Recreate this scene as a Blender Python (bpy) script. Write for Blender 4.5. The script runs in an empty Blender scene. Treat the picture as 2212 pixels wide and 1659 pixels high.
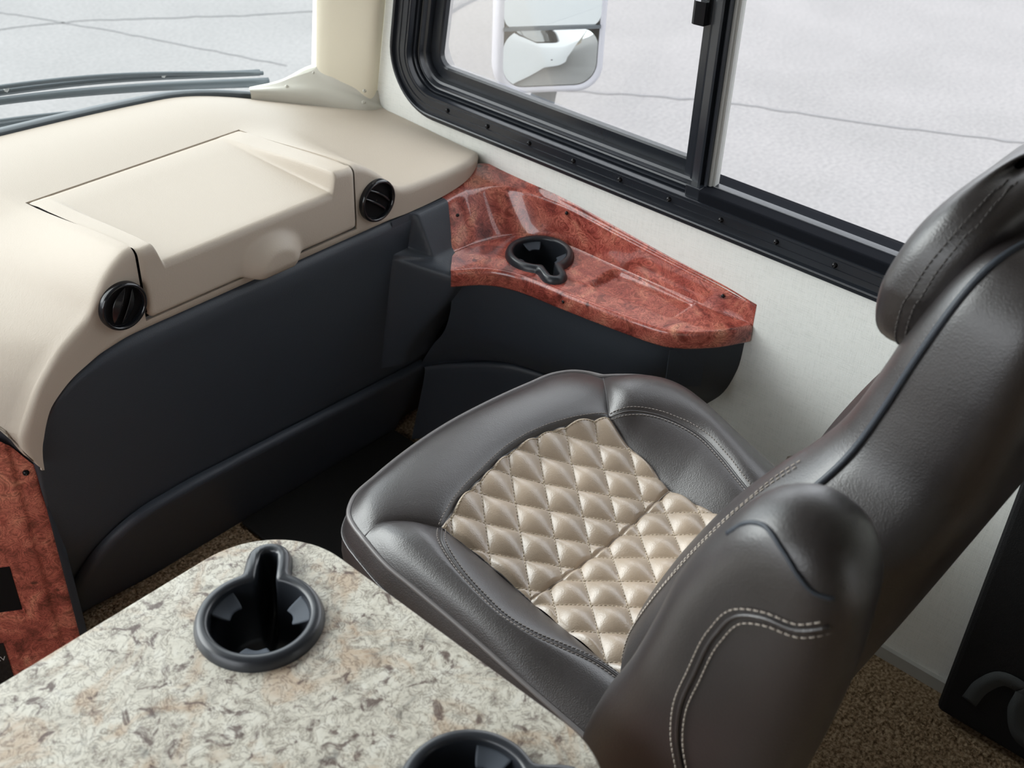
import bpy, bmesh, math, random
import numpy as np
from mathutils import Vector, Matrix

random.seed(7)
rng = np.random.default_rng(7)
scene = bpy.context.scene
COL = scene.collection
PI = math.pi

# ------------------------------------------------------------------ camera
CAM = (0.0, 0.0, 1.476)
yaw, pitch, roll = math.radians(49.5), math.radians(35.5), math.radians(2.45)
fw = Vector((math.sin(yaw) * math.cos(pitch), math.cos(yaw) * math.cos(pitch), -math.sin(pitch)))
r0 = fw.cross(Vector((0, 0, 1))).normalized()
u0 = r0.cross(fw)
rt = r0 * math.cos(roll) + u0 * math.sin(roll)
up = u0 * math.cos(roll) - r0 * math.sin(roll)
cam_data = bpy.data.cameras.new('camera')
cam_data.sensor_width = 36.0
cam_data.lens = 36.0 * 2520.0 / 2212.0
cam_data.clip_start = 0.05
cam_data.clip_end = 200
cam_data.dof.use_dof = True
cam_data.dof.focus_distance = 1.55
cam_data.dof.aperture_fstop = 9.0
cam = bpy.data.objects.new('camera', cam_data)
COL.objects.link(cam)
m = Matrix((rt, up, -fw)).transposed().to_4x4()
m.translation = Vector(CAM)
cam.matrix_world = m
scene.camera = cam

# ------------------------------------------------------------------ world / exposure
world = bpy.data.worlds.new('overcast_sky')
scene.world = world
world.use_nodes = True
bg = world.node_tree.nodes['Background']
bg.inputs['Color'].default_value = (0.92, 0.96, 1.0, 1)
bg.inputs['Strength'].default_value = 1.0
scene.view_settings.view_transform = 'Standard'
scene.view_settings.look = 'None'
scene.view_settings.gamma = 1.0
scene.view_settings.use_curve_mapping = False
scene.view_settings.exposure = 1.80
# hazy sun behind thin cloud, ahead and to the left of the coach: very wide and soft
sun_data = bpy.data.lights.new('hazy_sun', 'SUN')
sun_data.energy = 1.5
sun_data.angle = math.radians(60)
sun_data.color = (1.0, 0.985, 0.96)
sun = bpy.data.objects.new('hazy_sun', sun_data)
sun.rotation_euler = Vector((-0.42, 0.70, 0.58)).to_track_quat('Z', 'Y').to_euler()
COL.objects.link(sun)

# ------------------------------------------------------------------ materials
def mat(name, color, rough=0.5, metal=0.0, coat=0.0, spec=0.5, coat_rough=0.05, bump=None, sheen=0.0, ior=1.5):
    """bump: (scale, strength, detail)"""
    mt = bpy.data.materials.new(name)
    mt.use_nodes = True
    nt = mt.node_tree
    b = nt.nodes['Principled BSDF']
    b.inputs['Base Color'].default_value = (*color, 1)
    b.inputs['Roughness'].default_value = rough
    b.inputs['Metallic'].default_value = metal
    b.inputs['Coat Weight'].default_value = coat
    b.inputs['Coat Roughness'].default_value = coat_rough
    b.inputs['Specular IOR Level'].default_value = spec
    b.inputs['IOR'].default_value = ior
    b.inputs['Sheen Weight'].default_value = sheen
    if bump:
        tc = nt.nodes.new('ShaderNodeTexCoord')
        nz = nt.nodes.new('ShaderNodeTexNoise')
        nz.inputs['Scale'].default_value = bump[0]
        nz.inputs['Detail'].default_value = bump[2] if len(bump) > 2 else 3
        bp = nt.nodes.new('ShaderNodeBump')
        bp.inputs['Strength'].default_value = bump[1]
        bp.inputs['Distance'].default_value = 0.001
        nt.links.new(tc.outputs['Object'], nz.inputs['Vector'])
        nt.links.new(nz.outputs['Fac'], bp.inputs['Height'])
        nt.links.new(bp.outputs['Normal'], b.inputs['Normal'])
    return mt

def ramp(nt, stops):
    r = nt.nodes.new('ShaderNodeValToRGB')
    e = r.color_ramp.elements
    while len(e) > 1:
        e.remove(e[-1])
    e[0].position, e[0].color = stops[0][0], (*stops[0][1], 1)
    for p, c in stops[1:]:
        k = e.new(p)
        k.color = (*c, 1)
    return r

def noise(nt, vec, scale, detail=4, dist=0.0, rough=0.5):
    n = nt.nodes.new('ShaderNodeTexNoise')
    n.inputs['Scale'].default_value = scale
    n.inputs['Detail'].default_value = detail
    n.inputs['Distortion'].default_value = dist
    n.inputs['Roughness'].default_value = rough
    nt.links.new(vec, n.inputs['Vector'])
    return n

def mixc(nt, fac, a, b, mode='MIX'):
    mx = nt.nodes.new('ShaderNodeMix')
    mx.data_type = 'RGBA'
    mx.blend_type = mode
    for sock, v in ((mx.inputs[0], fac), (mx.inputs[6], a), (mx.inputs[7], b)):
        if hasattr(v, 'is_linked'):
            nt.links.new(v, sock)
        elif isinstance(v, tuple):
            sock.default_value = (*v, 1)
        else:
            sock.default_value = v
    return mx.outputs[2]

M = {}
M['vinyl'] = mat('beige_vinyl', (0.475, 0.412, 0.342), 0.5, spec=0.35, bump=(420, 0.25, 2))
M['cream'] = mat('cream_plastic', (0.62, 0.60, 0.53), 0.35, spec=0.4)
M['pillar'] = mat('pillar_beige', (0.85, 0.79, 0.64), 0.55, spec=0.3, bump=(500, 0.15, 2))
M['black_plastic'] = mat('black_grained_plastic', (0.046, 0.055, 0.070), 0.45, spec=0.45, bump=(600, 0.3, 2))
M['black_gloss'] = mat('black_gloss_plastic', (0.010, 0.011, 0.014), 0.16, spec=0.6)
M['black_hole'] = mat('black_matt', (0.004, 0.004, 0.005), 0.7, spec=0.2)
M['cup'] = mat('cup_plastic', (0.022, 0.025, 0.031), 0.3, spec=0.55)
M['rubber'] = mat('grey_rubber', (0.055, 0.066, 0.084), 0.6, spec=0.3)
M['frame'] = mat('black_window_frame', (0.016, 0.019, 0.025), 0.26, spec=0.6, bump=(300, 0.05, 2))
M['bead'] = mat('black_glazing_bead', (0.008, 0.009, 0.012), 0.9, spec=0.05)
M['seal'] = mat('pale_window_seal', (0.42, 0.42, 0.40), 0.5)
M['screw'] = mat('black_screw', (0.02, 0.02, 0.022), 0.25, metal=0.6)
M['chrome'] = mat('steel_screw', (0.5, 0.48, 0.45), 0.3, metal=1.0)
M['piping'] = mat('seat_piping', (0.15, 0.14, 0.14), 0.35, spec=0.6)
M['thread'] = mat('pale_thread', (0.40, 0.35, 0.30), 0.7)
M['thread_dark'] = mat('brown_thread', (0.24, 0.215, 0.20), 0.7)
M['thread_black'] = mat('black_thread', (0.075, 0.068, 0.064), 0.7)
M['thread_beige'] = mat('beige_thread', (0.52, 0.44, 0.33), 0.7)
M['white_body'] = mat('white_body_paint', (0.75, 0.75, 0.76), 0.3, coat=0.5)
M['mirror'] = mat('mirror_glass', (0.60, 0.64, 0.63), 0.02, metal=1.0)
M['mirror_shell'] = mat('mirror_housing', (0.42, 0.42, 0.45), 0.35)
M['ceiling'] = mat('ceiling_vinyl', (0.36, 0.35, 0.335), 0.8, spec=0.2)
M['cabinet'] = mat('cabinet_panel', (0.50, 0.46, 0.40), 0.7, spec=0.2)
M['mat_rubber'] = mat('black_floor_rubber', (0.016, 0.016, 0.015), 0.6, bump=(200, 0.4, 3))
M['bag'] = mat('black_case_cloth', (0.012, 0.012, 0.013), 0.75, spec=0.2, bump=(700, 0.8, 2))
M['bag_mark'] = mat('grey_webbing', (0.06, 0.066, 0.068), 0.8, spec=0.2, bump=(900, 0.6, 2))
M['baseboard'] = mat('baseboard_grey', (0.45, 0.45, 0.42), 0.6)
M['wiper'] = mat('wiper_grey', (0.06, 0.075, 0.085), 0.4)
M['cowl'] = mat('windshield_seal', (0.05, 0.06, 0.068), 0.5)
M['print'] = mat('white_print', (0.5, 0.5, 0.5), 0.6)

def leather(name, col, rough, crease, spec=0.5):
    mt = mat(name, col, rough, spec=spec, coat=0.22, coat_rough=0.32, ior=1.55)
    nt = mt.node_tree
    b = nt.nodes['Principled BSDF']
    tc = nt.nodes.new('ShaderNodeTexCoord')
    v = nt.nodes.new('ShaderNodeTexVoronoi')
    v.inputs['Scale'].default_value = 520
    nt.links.new(tc.outputs['Object'], v.inputs['Vector'])
    n1 = noise(nt, tc.outputs['Object'], 38, 5, 0.6)
    n2 = noise(nt, tc.outputs['Object'], 11, 3, 0.2)
    a = nt.nodes.new('ShaderNodeMath'); a.operation = 'MULTIPLY_ADD'
    a.inputs[1].default_value = crease
    nt.links.new(n1.outputs['Fac'], a.inputs[0])
    sc = nt.nodes.new('ShaderNodeMath'); sc.operation = 'MULTIPLY'; sc.inputs[1].default_value = 0.15
    nt.links.new(v.outputs['Distance'], sc.inputs[0])
    nt.links.new(sc.outputs[0], a.inputs[2])
    bp = nt.nodes.new('ShaderNodeBump')
    bp.inputs['Strength'].default_value = 0.5
    bp.inputs['Distance'].default_value = 0.002
    nt.links.new(a.outputs[0], bp.inputs['Height'])
    nt.links.new(bp.outputs['Normal'], b.inputs['Normal'])
    rr = nt.nodes.new('ShaderNodeMapRange')
    rr.inputs[3].default_value = rough - 0.06
    rr.inputs[4].default_value = rough + 0.10
    nt.links.new(n2.outputs['Fac'], rr.inputs[0])
    nt.links.new(rr.outputs[0], b.inputs['Roughness'])
    cr = ramp(nt, [(0.3, tuple(c * 0.85 for c in col)), (0.7, tuple(c * 1.15 for c in col))])
    nt.links.new(n2.outputs['Fac'], cr.inputs[0])
    nt.links.new(cr.outputs[0], b.inputs['Base Color'])
    return mt
M['leather'] = leather('dark_brown_leather', (0.022, 0.0175, 0.018), 0.40, 0.22, 0.85)
M['quilt'] = leather('beige_quilted_leather', (0.38, 0.30, 0.225), 0.34, 0.16, 0.85)

def burl():
    mt = mat('burl_wood', (0.3, 0.08, 0.05), 0.28, coat=1.0, coat_rough=0.04)
    nt = mt.node_tree
    b = nt.nodes['Principled BSDF']
    tc = nt.nodes.new('ShaderNodeTexCoord')
    vec = tc.outputs['Object']
    big = noise(nt, vec, 16, 5, 1.6)
    swirl = noise(nt, vec, 26, 1.5, 2.4, 0.5)
    fine = noise(nt, vec, 60, 1.5, 2.6, 0.5)
    base = ramp(nt, [(0.30, (0.20, 0.036, 0.030)), (0.45, (0.52, 0.125, 0.095)), (0.58, (0.70, 0.220, 0.160)), (0.74, (0.82, 0.38, 0.25))])
    nt.links.new(big.outputs['Fac'], base.inputs[0])
    sw = ramp(nt, [(0.34, (0.40, 0.30, 0.28)), (0.42, (1, 1, 1)), (0.46, (0.42, 0.30, 0.28)), (0.49, (1, 1, 1)), (0.53, (1, 1, 1)), (0.56, (0.40, 0.28, 0.26)), (0.60, (1, 1, 1)), (0.66, (0.5, 0.38, 0.36)), (0.70, (1, 1, 1))])
    nt.links.new(swirl.outputs['Fac'], sw.inputs[0])
    c1 = mixc(nt, 0.85, base.outputs[0], sw.outputs[0], 'MULTIPLY')
    fr = ramp(nt, [(0.38, (1, 1, 1)), (0.41, (0.45, 0.33, 0.31)), (0.44, (1, 1, 1)), (0.49, (1, 1, 1)), (0.52, (0.45, 0.33, 0.31)), (0.55, (1, 1, 1)), (0.60, (1, 1, 1)), (0.63, (0.5, 0.38, 0.36)), (0.66, (1, 1, 1))])
    nt.links.new(fine.outputs['Fac'], fr.inputs[0])
    c2 = mixc(nt, 0.8, c1, fr.outputs[0], 'MULTIPLY')
    vo = nt.nodes.new('ShaderNodeTexVoronoi')
    vo.inputs['Scale'].default_value = 46
    vo.inputs['Randomness'].default_value = 1.0
    dn = noise(nt, vec, 60, 2)
    mv = mixc(nt, 0.02, vec, dn.outputs['Color'], 'ADD')
    nt.links.new(mv, vo.inputs['Vector'])
    er = ramp(nt, [(0.10, (0.22, 0.16, 0.18)), (0.20, (0.6, 0.5, 0.5)), (0.27, (1, 1, 1))])
    nt.links.new(vo.outputs['Distance'], er.inputs[0])
    gate = ramp(nt, [(0.50, (0, 0, 0)), (0.58, (1, 1, 1))])
    gn = noise(nt, vec, 19, 2)
    nt.links.new(gn.outputs['Fac'], gate.inputs[0])
    c3 = mixc(nt, gate.outputs[0], c2, mixc(nt, 1.0, c2, er.outputs[0], 'MULTIPLY'))
    nt.links.new(c3, b.inputs['Base Color'])
    return mt
M['burl'] = burl()

def granite():
    mt = mat('granite_laminate', (0.7, 0.65, 0.55), 0.32, spec=0.45)
    nt = mt.node_tree
    b = nt.nodes['Principled BSDF']
    tc = nt.nodes.new('ShaderNodeTexCoord')
    vec = tc.outputs['Object']
    n1 = noise(nt, vec, 40, 6, 0.8, 0.7)
    base = ramp(nt, [(0.28, (0.26, 0.255, 0.23)), (0.40, (0.46, 0.43, 0.37)), (0.50, (0.60, 0.57, 0.49)), (0.66, (0.66, 0.64, 0.57)), (0.80, (0.46, 0.44, 0.40))])
    nt.links.new(n1.outputs['Fac'], base.inputs[0])
    n2 = noise(nt, vec, 13, 5, 1.5, 0.6)
    g2 = ramp(nt, [(0.52, (0, 0, 0)), (0.64, (1, 1, 1))])
    nt.links.new(n2.outputs['Fac'], g2.inputs[0])
    c1 = mixc(nt, g2.outputs[0], base.outputs[0], mixc(nt, 0.55, base.outputs[0], (0.40, 0.25, 0.14)))
    n3 = noise(nt, vec, 62, 6, 1.6, 0.65)
    v3 = ramp(nt, [(0.455, (1, 1, 1)), (0.49, (0.34, 0.30, 0.28)), (0.525, (1, 1, 1))])
    nt.links.new(n3.outputs['Fac'], v3.inputs[0])
    c2 = mixc(nt, 0.85, c1, v3.outputs[0], 'MULTIPLY')
    n4 = noise(nt, vec, 48, 6, 0.9, 0.65)
    g4 = ramp(nt, [(0.555, (0, 0, 0)), (0.64, (1, 1, 1))])
    nt.links.new(n4.outputs['Fac'], g4.inputs[0])
    c3 = mixc(nt, g4.outputs[0], c2, mixc(nt, 0.85, c2, (0.085, 0.05, 0.045)))
    n5 = noise(nt, vec, 160, 4, 1.0, 0.6)
    v5 = ramp(nt, [(0.36, (0.45, 0.44, 0.42)), (0.46, (1, 1, 1))])
    nt.links.new(n5.outputs['Fac'], v5.inputs[0])
    c4 = mixc(nt, 0.4, c3, v5.outputs[0], 'MULTIPLY')
    nt.links.new(c4, b.inputs['Base Color'])
    return mt
M['granite'] = granite()

def wallpaper():
    mt = mat('woven_wallpaper', (0.66, 0.67, 0.62), 0.7, spec=0.25)
    nt = mt.node_tree
    b = nt.nodes['Principled BSDF']
    tc = nt.nodes.new('ShaderNodeTexCoord')
    hs = []
    for sc in ((1, 60, 1100), (1, 1100, 60)):
        mp = nt.nodes.new('ShaderNodeMapping')
        mp.inputs['Scale'].default_value = sc
        nt.links.new(tc.outputs['Object'], mp.inputs['Vector'])
        hs.append(noise(nt, mp.outputs[0], 1.0, 2).outputs['Fac'])
    ad = nt.nodes.new('ShaderNodeMath'); ad.operation = 'ADD'
    nt.links.new(hs[0], ad.inputs[0]); nt.links.new(hs[1], ad.inputs[1])
    bp = nt.nodes.new('ShaderNodeBump')
    bp.inputs['Strength'].default_value = 0.35
    bp.inputs['Distance'].default_value = 0.001
    nt.links.new(ad.outputs[0], bp.inputs['Height'])
    nt.links.new(bp.outputs['Normal'], b.inputs['Normal'])
    cr = ramp(nt, [(0.7, (0.80, 0.815, 0.78)), (1.25, (0.90, 0.91, 0.875))])
    cr.color_ramp.elements[1].position = 1.0
    nt.links.new(ad.outputs[0], cr.inputs[0])
    nt.links.new(cr.outputs[0], b.inputs['Base Color'])
    return mt
M['wall'] = wallpaper()

def carpet():
    mt = mat('brown_carpet', (0.24, 0.17, 0.10), 0.95, spec=0.05)
    nt = mt.node_tree
    b = nt.nodes['Principled BSDF']
    tc = nt.nodes.new('ShaderNodeTexCoord')
    n = noise(nt, tc.outputs['Object'], 190, 3)
    cr = ramp(nt, [(0.32, (0.10, 0.065, 0.036)), (0.5, (0.27, 0.19, 0.115)), (0.66, (0.44, 0.34, 0.23))])
    nt.links.new(n.outputs['Fac'], cr.inputs[0])
    nt.links.new(cr.outputs[0], b.inputs['Base Color'])
    return mt
M['carpet'] = carpet()

def asphalt():
    mt = mat('pale_asphalt', (0.3, 0.29, 0.29), 0.9, spec=0.15)
    nt = mt.node_tree
    b = nt.nodes['Principled BSDF']
    tc = nt.nodes.new('ShaderNodeTexCoord')
    n1 = noise(nt, tc.outputs['Object'], 1.3, 5)
    n2 = noise(nt, tc.outputs['Object'], 45, 5)
    r1 = ramp(nt, [(0.3, (0.176, 0.172, 0.170)), (0.7, (0.204, 0.198, 0.196))])
    nt.links.new(n1.outputs['Fac'], r1.inputs[0])
    r2 = ramp(nt, [(0.3, (0.86, 0.86, 0.87)), (0.65, (1.08, 1.08, 1.08))])
    nt.links.new(n2.outputs['Fac'], r2.inputs[0])
    nt.links.new(mixc(nt, 1.0, r1.outputs[0], r2.outputs[0], 'MULTIPLY'), b.inputs['Base Color'])
    return mt
M['asphalt'] = asphalt()
M['crack'] = mat('asphalt_crack', (0.160, 0.158, 0.160), 0.9, spec=0.1)

def glass(name, tint, refl):
    mt = bpy.data.materials.new(name)
    mt.use_nodes = True
    nt = mt.node_tree
    nt.nodes.remove(nt.nodes['Principled BSDF'])
    out = nt.nodes['Material Output']
    tr = nt.nodes.new('ShaderNodeBsdfTransparent')
    tr.inputs[0].default_value = (*tint, 1)
    gl = nt.nodes.new('ShaderNodeBsdfGlossy')
    gl.inputs['Roughness'].default_value = 0.01
    fr = nt.nodes.new('ShaderNodeFresnel')
    fr.inputs[0].default_value = 1.45
    mu = nt.nodes.new('ShaderNodeMath'); mu.operation = 'MULTIPLY'; mu.inputs[1].default_value = refl
    nt.links.new(fr.outputs[0], mu.inputs[0])
    mx = nt.nodes.new('ShaderNodeMixShader')
    nt.links.new(mu.outputs[0], mx.inputs[0])
    nt.links.new(tr.outputs[0], mx.inputs[1])
    nt.links.new(gl.outputs[0], mx.inputs[2])
    nt.links.new(mx.outputs[0], out.inputs[0])
    return mt
M['glass'] = glass('clear_window_glass', (0.95, 0.95, 0.955), 0.3)
M['windshield'] = glass('windshield_glass', (0.88, 0.92, 0.915), 0.6)

# ------------------------------------------------------------------ helpers
ORG = {}

def thing(name, label, cat, loc, group=None, kind=None):
    o = bpy.data.objects.new(name, None)
    o.empty_display_size = 0.05
    COL.objects.link(o)
    o.location = loc
    ORG[o.name] = Vector(loc)
    if kind:
        o['kind'] = kind
    if label:
        o['label'] = label
    if cat and kind != 'structure':
        o['category'] = cat
    if group:
        o['group'] = group
    return o

def root_of(o):
    while o.parent:
        o = o.parent
    return o

def mesh(name, verts, faces, material, parent=None, smooth=True, label=None, kind=None, cat=None, group=None, auto=None):
    """vertices are given in world coordinates"""
    if parent is not None:
        org = ORG[root_of(parent).name]
        verts = [(v[0] - org[0], v[1] - org[1], v[2] - org[2]) for v in verts]
    me = bpy.data.meshes.new(name)
    me.from_pydata([tuple(map(float, v)) for v in verts], [], faces)
    me.materials.append(M[material])
    if smooth:
        me.polygons.foreach_set('use_smooth', [True] * len(me.polygons))
    me.update()
    o = bpy.data.objects.new(name, me)
    COL.objects.link(o)
    if parent is not None:
        o.parent = parent
    else:
        ORG[o.name] = Vector((0, 0, 0))
    if label: o['label'] = label
    if kind: o['kind'] = kind
    if cat: o['category'] = cat
    if group: o['group'] = group
    if auto is not None:
        md = o.modifiers.new('edges', 'EDGE_SPLIT')
        md.split_angle = math.radians(auto)
    return o

def grid_faces(nr, nc, close_c=False, off=0, skip=None):
    f = []
    for i in range(nr - 1):
        for j in range(nc if close_c else nc - 1):
            if skip and skip(i, j):
                continue
            j2 = (j + 1) % nc
            f.append((off + i * nc + j, off + i * nc + j2, off + (i + 1) * nc + j2, off + (i + 1) * nc + j))
    return f

def grid(name, P, material, parent=None, close_c=False, skip=None, **kw):
    nr, nc = len(P), len(P[0])
    v = [p for row in P for p in row]
    return mesh(name, v, grid_faces(nr, nc, close_c, 0, skip), material, parent, **kw)

def cr_spline(pts, n, closed=False):
    """Catmull-Rom (centripetal-ish by chord length), n samples"""
    p = np.array(pts, float)
    if closed:
        p = np.vstack([p, p[:1]])
    d = np.concatenate([[0], np.cumsum(np.linalg.norm(np.diff(p, axis=0), axis=1) + 1e-9)])
    m_ = np.zeros_like(p)
    k = len(p)
    for i in range(k):
        if closed:
            a = p[i - 1] if i > 0 else p[k - 2]
            da = d[i] - d[i - 1] if i > 0 else d[k - 1] - d[k - 2]
            b = p[i + 1] if i < k - 1 else p[1]
            db = d[i + 1] - d[i] if i < k - 1 else d[1] - d[0]
            m_[i] = ((p[i] - a) / da * db + (b - p[i]) / db * da) / (da + db)
        elif 0 < i < k - 1:
            da, db = d[i] - d[i - 1], d[i + 1] - d[i]
            m_[i] = ((p[i] - p[i - 1]) / da * db + (p[i + 1] - p[i]) / db * da) / (da + db)
    if not closed:
        m_[0] = (p[1] - p[0]) / (d[1] - d[0])
        m_[-1] = (p[-1] - p[-2]) / (d[-1] - d[-2])
    t = np.linspace(0, d[-1], n, endpoint=not closed)
    out = []
    for x in t:
        i = min(max(np.searchsorted(d, x, 'right') - 1, 0), k - 2)
        h = d[i + 1] - d[i]
        s = (x - d[i]) / h
        out.append((2 * s**3 - 3 * s**2 + 1) * p[i] + (s**3 - 2 * s**2 + s) * h * m_[i]
                   + (-2 * s**3 + 3 * s**2) * p[i + 1] + (s**3 - s**2) * h * m_[i + 1])
    return np.array(out)

def cr_param(pts, n, sub=None):
    """Catmull-Rom sampled evenly per control interval (keeps correspondences between curves)"""
    p = np.array(pts, float)
    k = len(p)
    m_ = np.zeros_like(p)
    m_[1:-1] = (p[2:] - p[:-2]) / 2
    m_[0] = p[1] - p[0]
    m_[-1] = p[-1] - p[-2]
    out = []
    for x in np.linspace(0, k - 1, n):
        i = min(int(x), k - 2)
        s = x - i
        out.append((2 * s**3 - 3 * s**2 + 1) * p[i] + (s**3 - 2 * s**2 + s) * m_[i]
                   + (-2 * s**3 + 3 * s**2) * p[i + 1] + (s**3 - s**2) * m_[i + 1])
    return np.array(out)

def sstep(a, b, x):
    t = np.clip((x - a) / (b - a), 0, 1)
    return t * t * (3 - 2 * t)

def tube_data(path, r, segs=8, closed=False, caps=True):
    path = np.array(path, float)
    n = len(path)
    rr = np.full(n, r) if np.isscalar(r) else np.array(r)
    V, F = [], []
    prev = None
    for i in range(n):
        if closed:
            t = path[(i + 1) % n] - path[i - 1]
        else:
            t = path[min(i + 1, n - 1)] - path[max(i - 1, 0)]
        t = t / (np.linalg.norm(t) + 1e-12)
        if prev is None:
            a = np.array([0, 0, 1.0]) if abs(t[2]) < 0.9 else np.array([1.0, 0, 0])
        else:
            a = prev
        a = a - t * np.dot(a, t)
        a /= np.linalg.norm(a)
        prev = a
        b = np.cross(t, a)
        for k in range(segs):
            w = 2 * PI * k / segs
            V.append(path[i] + rr[i] * (math.cos(w) * a + math.sin(w) * b))
    for i in range(n if closed else n - 1):
        i2 = (i + 1) % n
        for k in range(segs):
            k2 = (k + 1) % segs
            F.append((i * segs + k, i * segs + k2, i2 * segs + k2, i2 * segs + k))
    if caps and not closed:
        F.append(tuple(range(segs))[::-1])
        F.append(tuple((n - 1) * segs + k for k in range(segs)))
    return V, F

def tube(name, path, r, material, parent=None, segs=8, closed=False, **kw):
    V, F = tube_data(path, r, segs, closed)
    return mesh(name, V, F, material, parent, **kw)

def stitches(name, path, material, parent, spacing=0.0062, length=0.0042, r=0.0007, lift=(0, 0, 0.0006), **kw):
    path = np.array(path, float)
    d = np.concatenate([[0], np.cumsum(np.linalg.norm(np.diff(path, axis=0), axis=1))])
    V, F = [], []
    s = spacing * 0.5
    def at(x):
        return np.array([np.interp(x, d, path[:, k]) for k in range(3)])
    while s + length < d[-1]:
        a, b = at(s), at(s + length)
        t = b - a
        nrm = np.linalg.norm(t)
        if nrm > 1e-6:
            t /= nrm
            mid = (a + b) / 2 + np.array(lift)
            v, f = tube_data([a + np.array(lift) * 0.2, a * 0.8 + b * 0.2 + np.array(lift), b * 0.8 + a * 0.2 + np.array(lift), b + np.array(lift) * 0.2], r, 4)
            o = len(V)
            V += v
            F += [tuple(o + q for q in ff) for ff in f]
        s += spacing
    return mesh(name, V, F, material, parent, **kw)

def box_data(x0, x1, y0, y1, z0, z1):
    V = [(x, y, z) for x in (x0, x1) for y in (y0, y1) for z in (z0, z1)]
    F = [(0, 1, 3, 2), (4, 6, 7, 5), (0, 4, 5, 1), (2, 3, 7, 6), (0, 2, 6, 4), (1, 5, 7, 3)]
    return V, F

def box(name, b, material, parent=None, bevel=0.0, **kw):
    V, F = box_data(*b)
    kw.setdefault('smooth', False)
    o = mesh(name, V, F, material, parent, **kw)
    if bevel:
        md = o.modifiers.new('bevel', 'BEVEL')
        md.width = bevel
        md.segments = 3
    return o

def dome(name, c, n, r, material, parent, h=0.5, **kw):
    """a low domed screw head with a small cross slot ring"""
    n = Vector(n).normalized()
    a = n.orthogonal().normalized()
    b = n.cross(a)
    V, F = [], []
    prof = [(1.0, -0.2), (1.0, 0.0), (0.92, 0.35 * h), (0.7, 0.75 * h), (0.42, h), (0.30, h * 0.98), (0.24, h * 0.55)]
    K = 12
    for pr, ph in prof:
        for k in range(K):
            w = 2 * PI * k / K
            V.append(Vector(c) + (a * math.cos(w) + b * math.sin(w)) * r * pr + n * r * ph)
    F = grid_faces(len(prof), K, True)
    F.append(tuple((len(prof) - 1) * K + k for k in range(K)))
    return mesh(name, V, F, material, parent, **kw)

def apply_solid(o, th, offset=-1):
    md = o.modifiers.new('thickness', 'SOLIDIFY')
    md.thickness = th
    md.offset = offset
    return md

# ------------------------------------------------------------------ the setting
XW = 1.43
floor_o = box('floor', (-1.0, 1.488, -3.2, 1.95, -0.05, 0.0), 'carpet', kind='structure')
ceil_o = box('ceiling', (-1.0, 1.50, -3.2, 1.75, 2.0, 2.06), 'ceiling', kind='structure')
wl = thing('wall_left', None, None, (-0.95, 0, 0), kind='structure')
for nm, b in (('wall_panel', (-1.0, -0.95, -3.2, 0.08, 0, 2.0)), ('wall_panel', (-1.0, -0.95, 0.08, 1.75, 0, 0.66)),
              ('wall_panel', (-1.0, -0.95, 0.08, 1.75, 1.56, 2.0)), ('wall_panel', (-1.0, -0.95, 1.42, 1.75, 0.66, 1.56))):
    box(nm, b, 'cabinet', wl)
box('wall_rear', (-0.95, 1.43, -3.2, -3.15, 0, 2.0), 'cabinet', kind='structure')

# right wall: a panel with the rounded cab window cut through
def win_loop(n_arc=14):
    """outer outline of the cab window on the wall plane, (y, z), anticlockwise seen from inside"""
    y_rear, z_bot, z_top = 0.16, 0.623, 1.50
    def fr(z):
        return 1.548 - 0.155 * (z - 0.70)
    pts = []
    r = 0.11
    # front-bottom corner
    c = (fr(z_bot + r) - r, z_bot + r)
    for k in range(n_arc + 1):
        a = -PI / 2 + (PI / 2 + 0.15) * k / n_arc
        pts.append((c[0] + r * math.cos(a), c[1] + r * math.sin(a)))
    r2 = 0.10
    c = (fr(z_top - r2) - r2, z_top - r2)
    for k in range(n_arc + 1):
        a = 0.15 + (PI / 2 - 0.15) * k / n_arc
        pts.append((c[0] + r2 * math.cos(a), c[1] + r2 * math.sin(a)))
    c = (y_rear + r2, z_top - r2)
    for k in range(n_arc + 1):
        a = PI / 2 + PI / 2 * k / n_arc
        pts.append((c[0] + r2 * math.cos(a), c[1] + r2 * math.sin(a)))
    c = (y_rear + r2, z_bot + r2)
    for k in range(n_arc + 1):
        a = PI + PI / 2 * k / n_arc
        pts.append((c[0] + r2 * math.cos(a), c[1] + r2 * math.sin(a)))
    return np.array(pts)
WL = win_loop()

def loop_offset(loop, d):
    n = len(loop)
    out = []
    for i in range(n):
        t = loop[(i + 1) % n] - loop[i - 1]
        t /= np.linalg.norm(t)
        nin = np.array([-t[1], t[0]])
        out.append(loop[i] + nin * d)
    return np.array(out)

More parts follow.
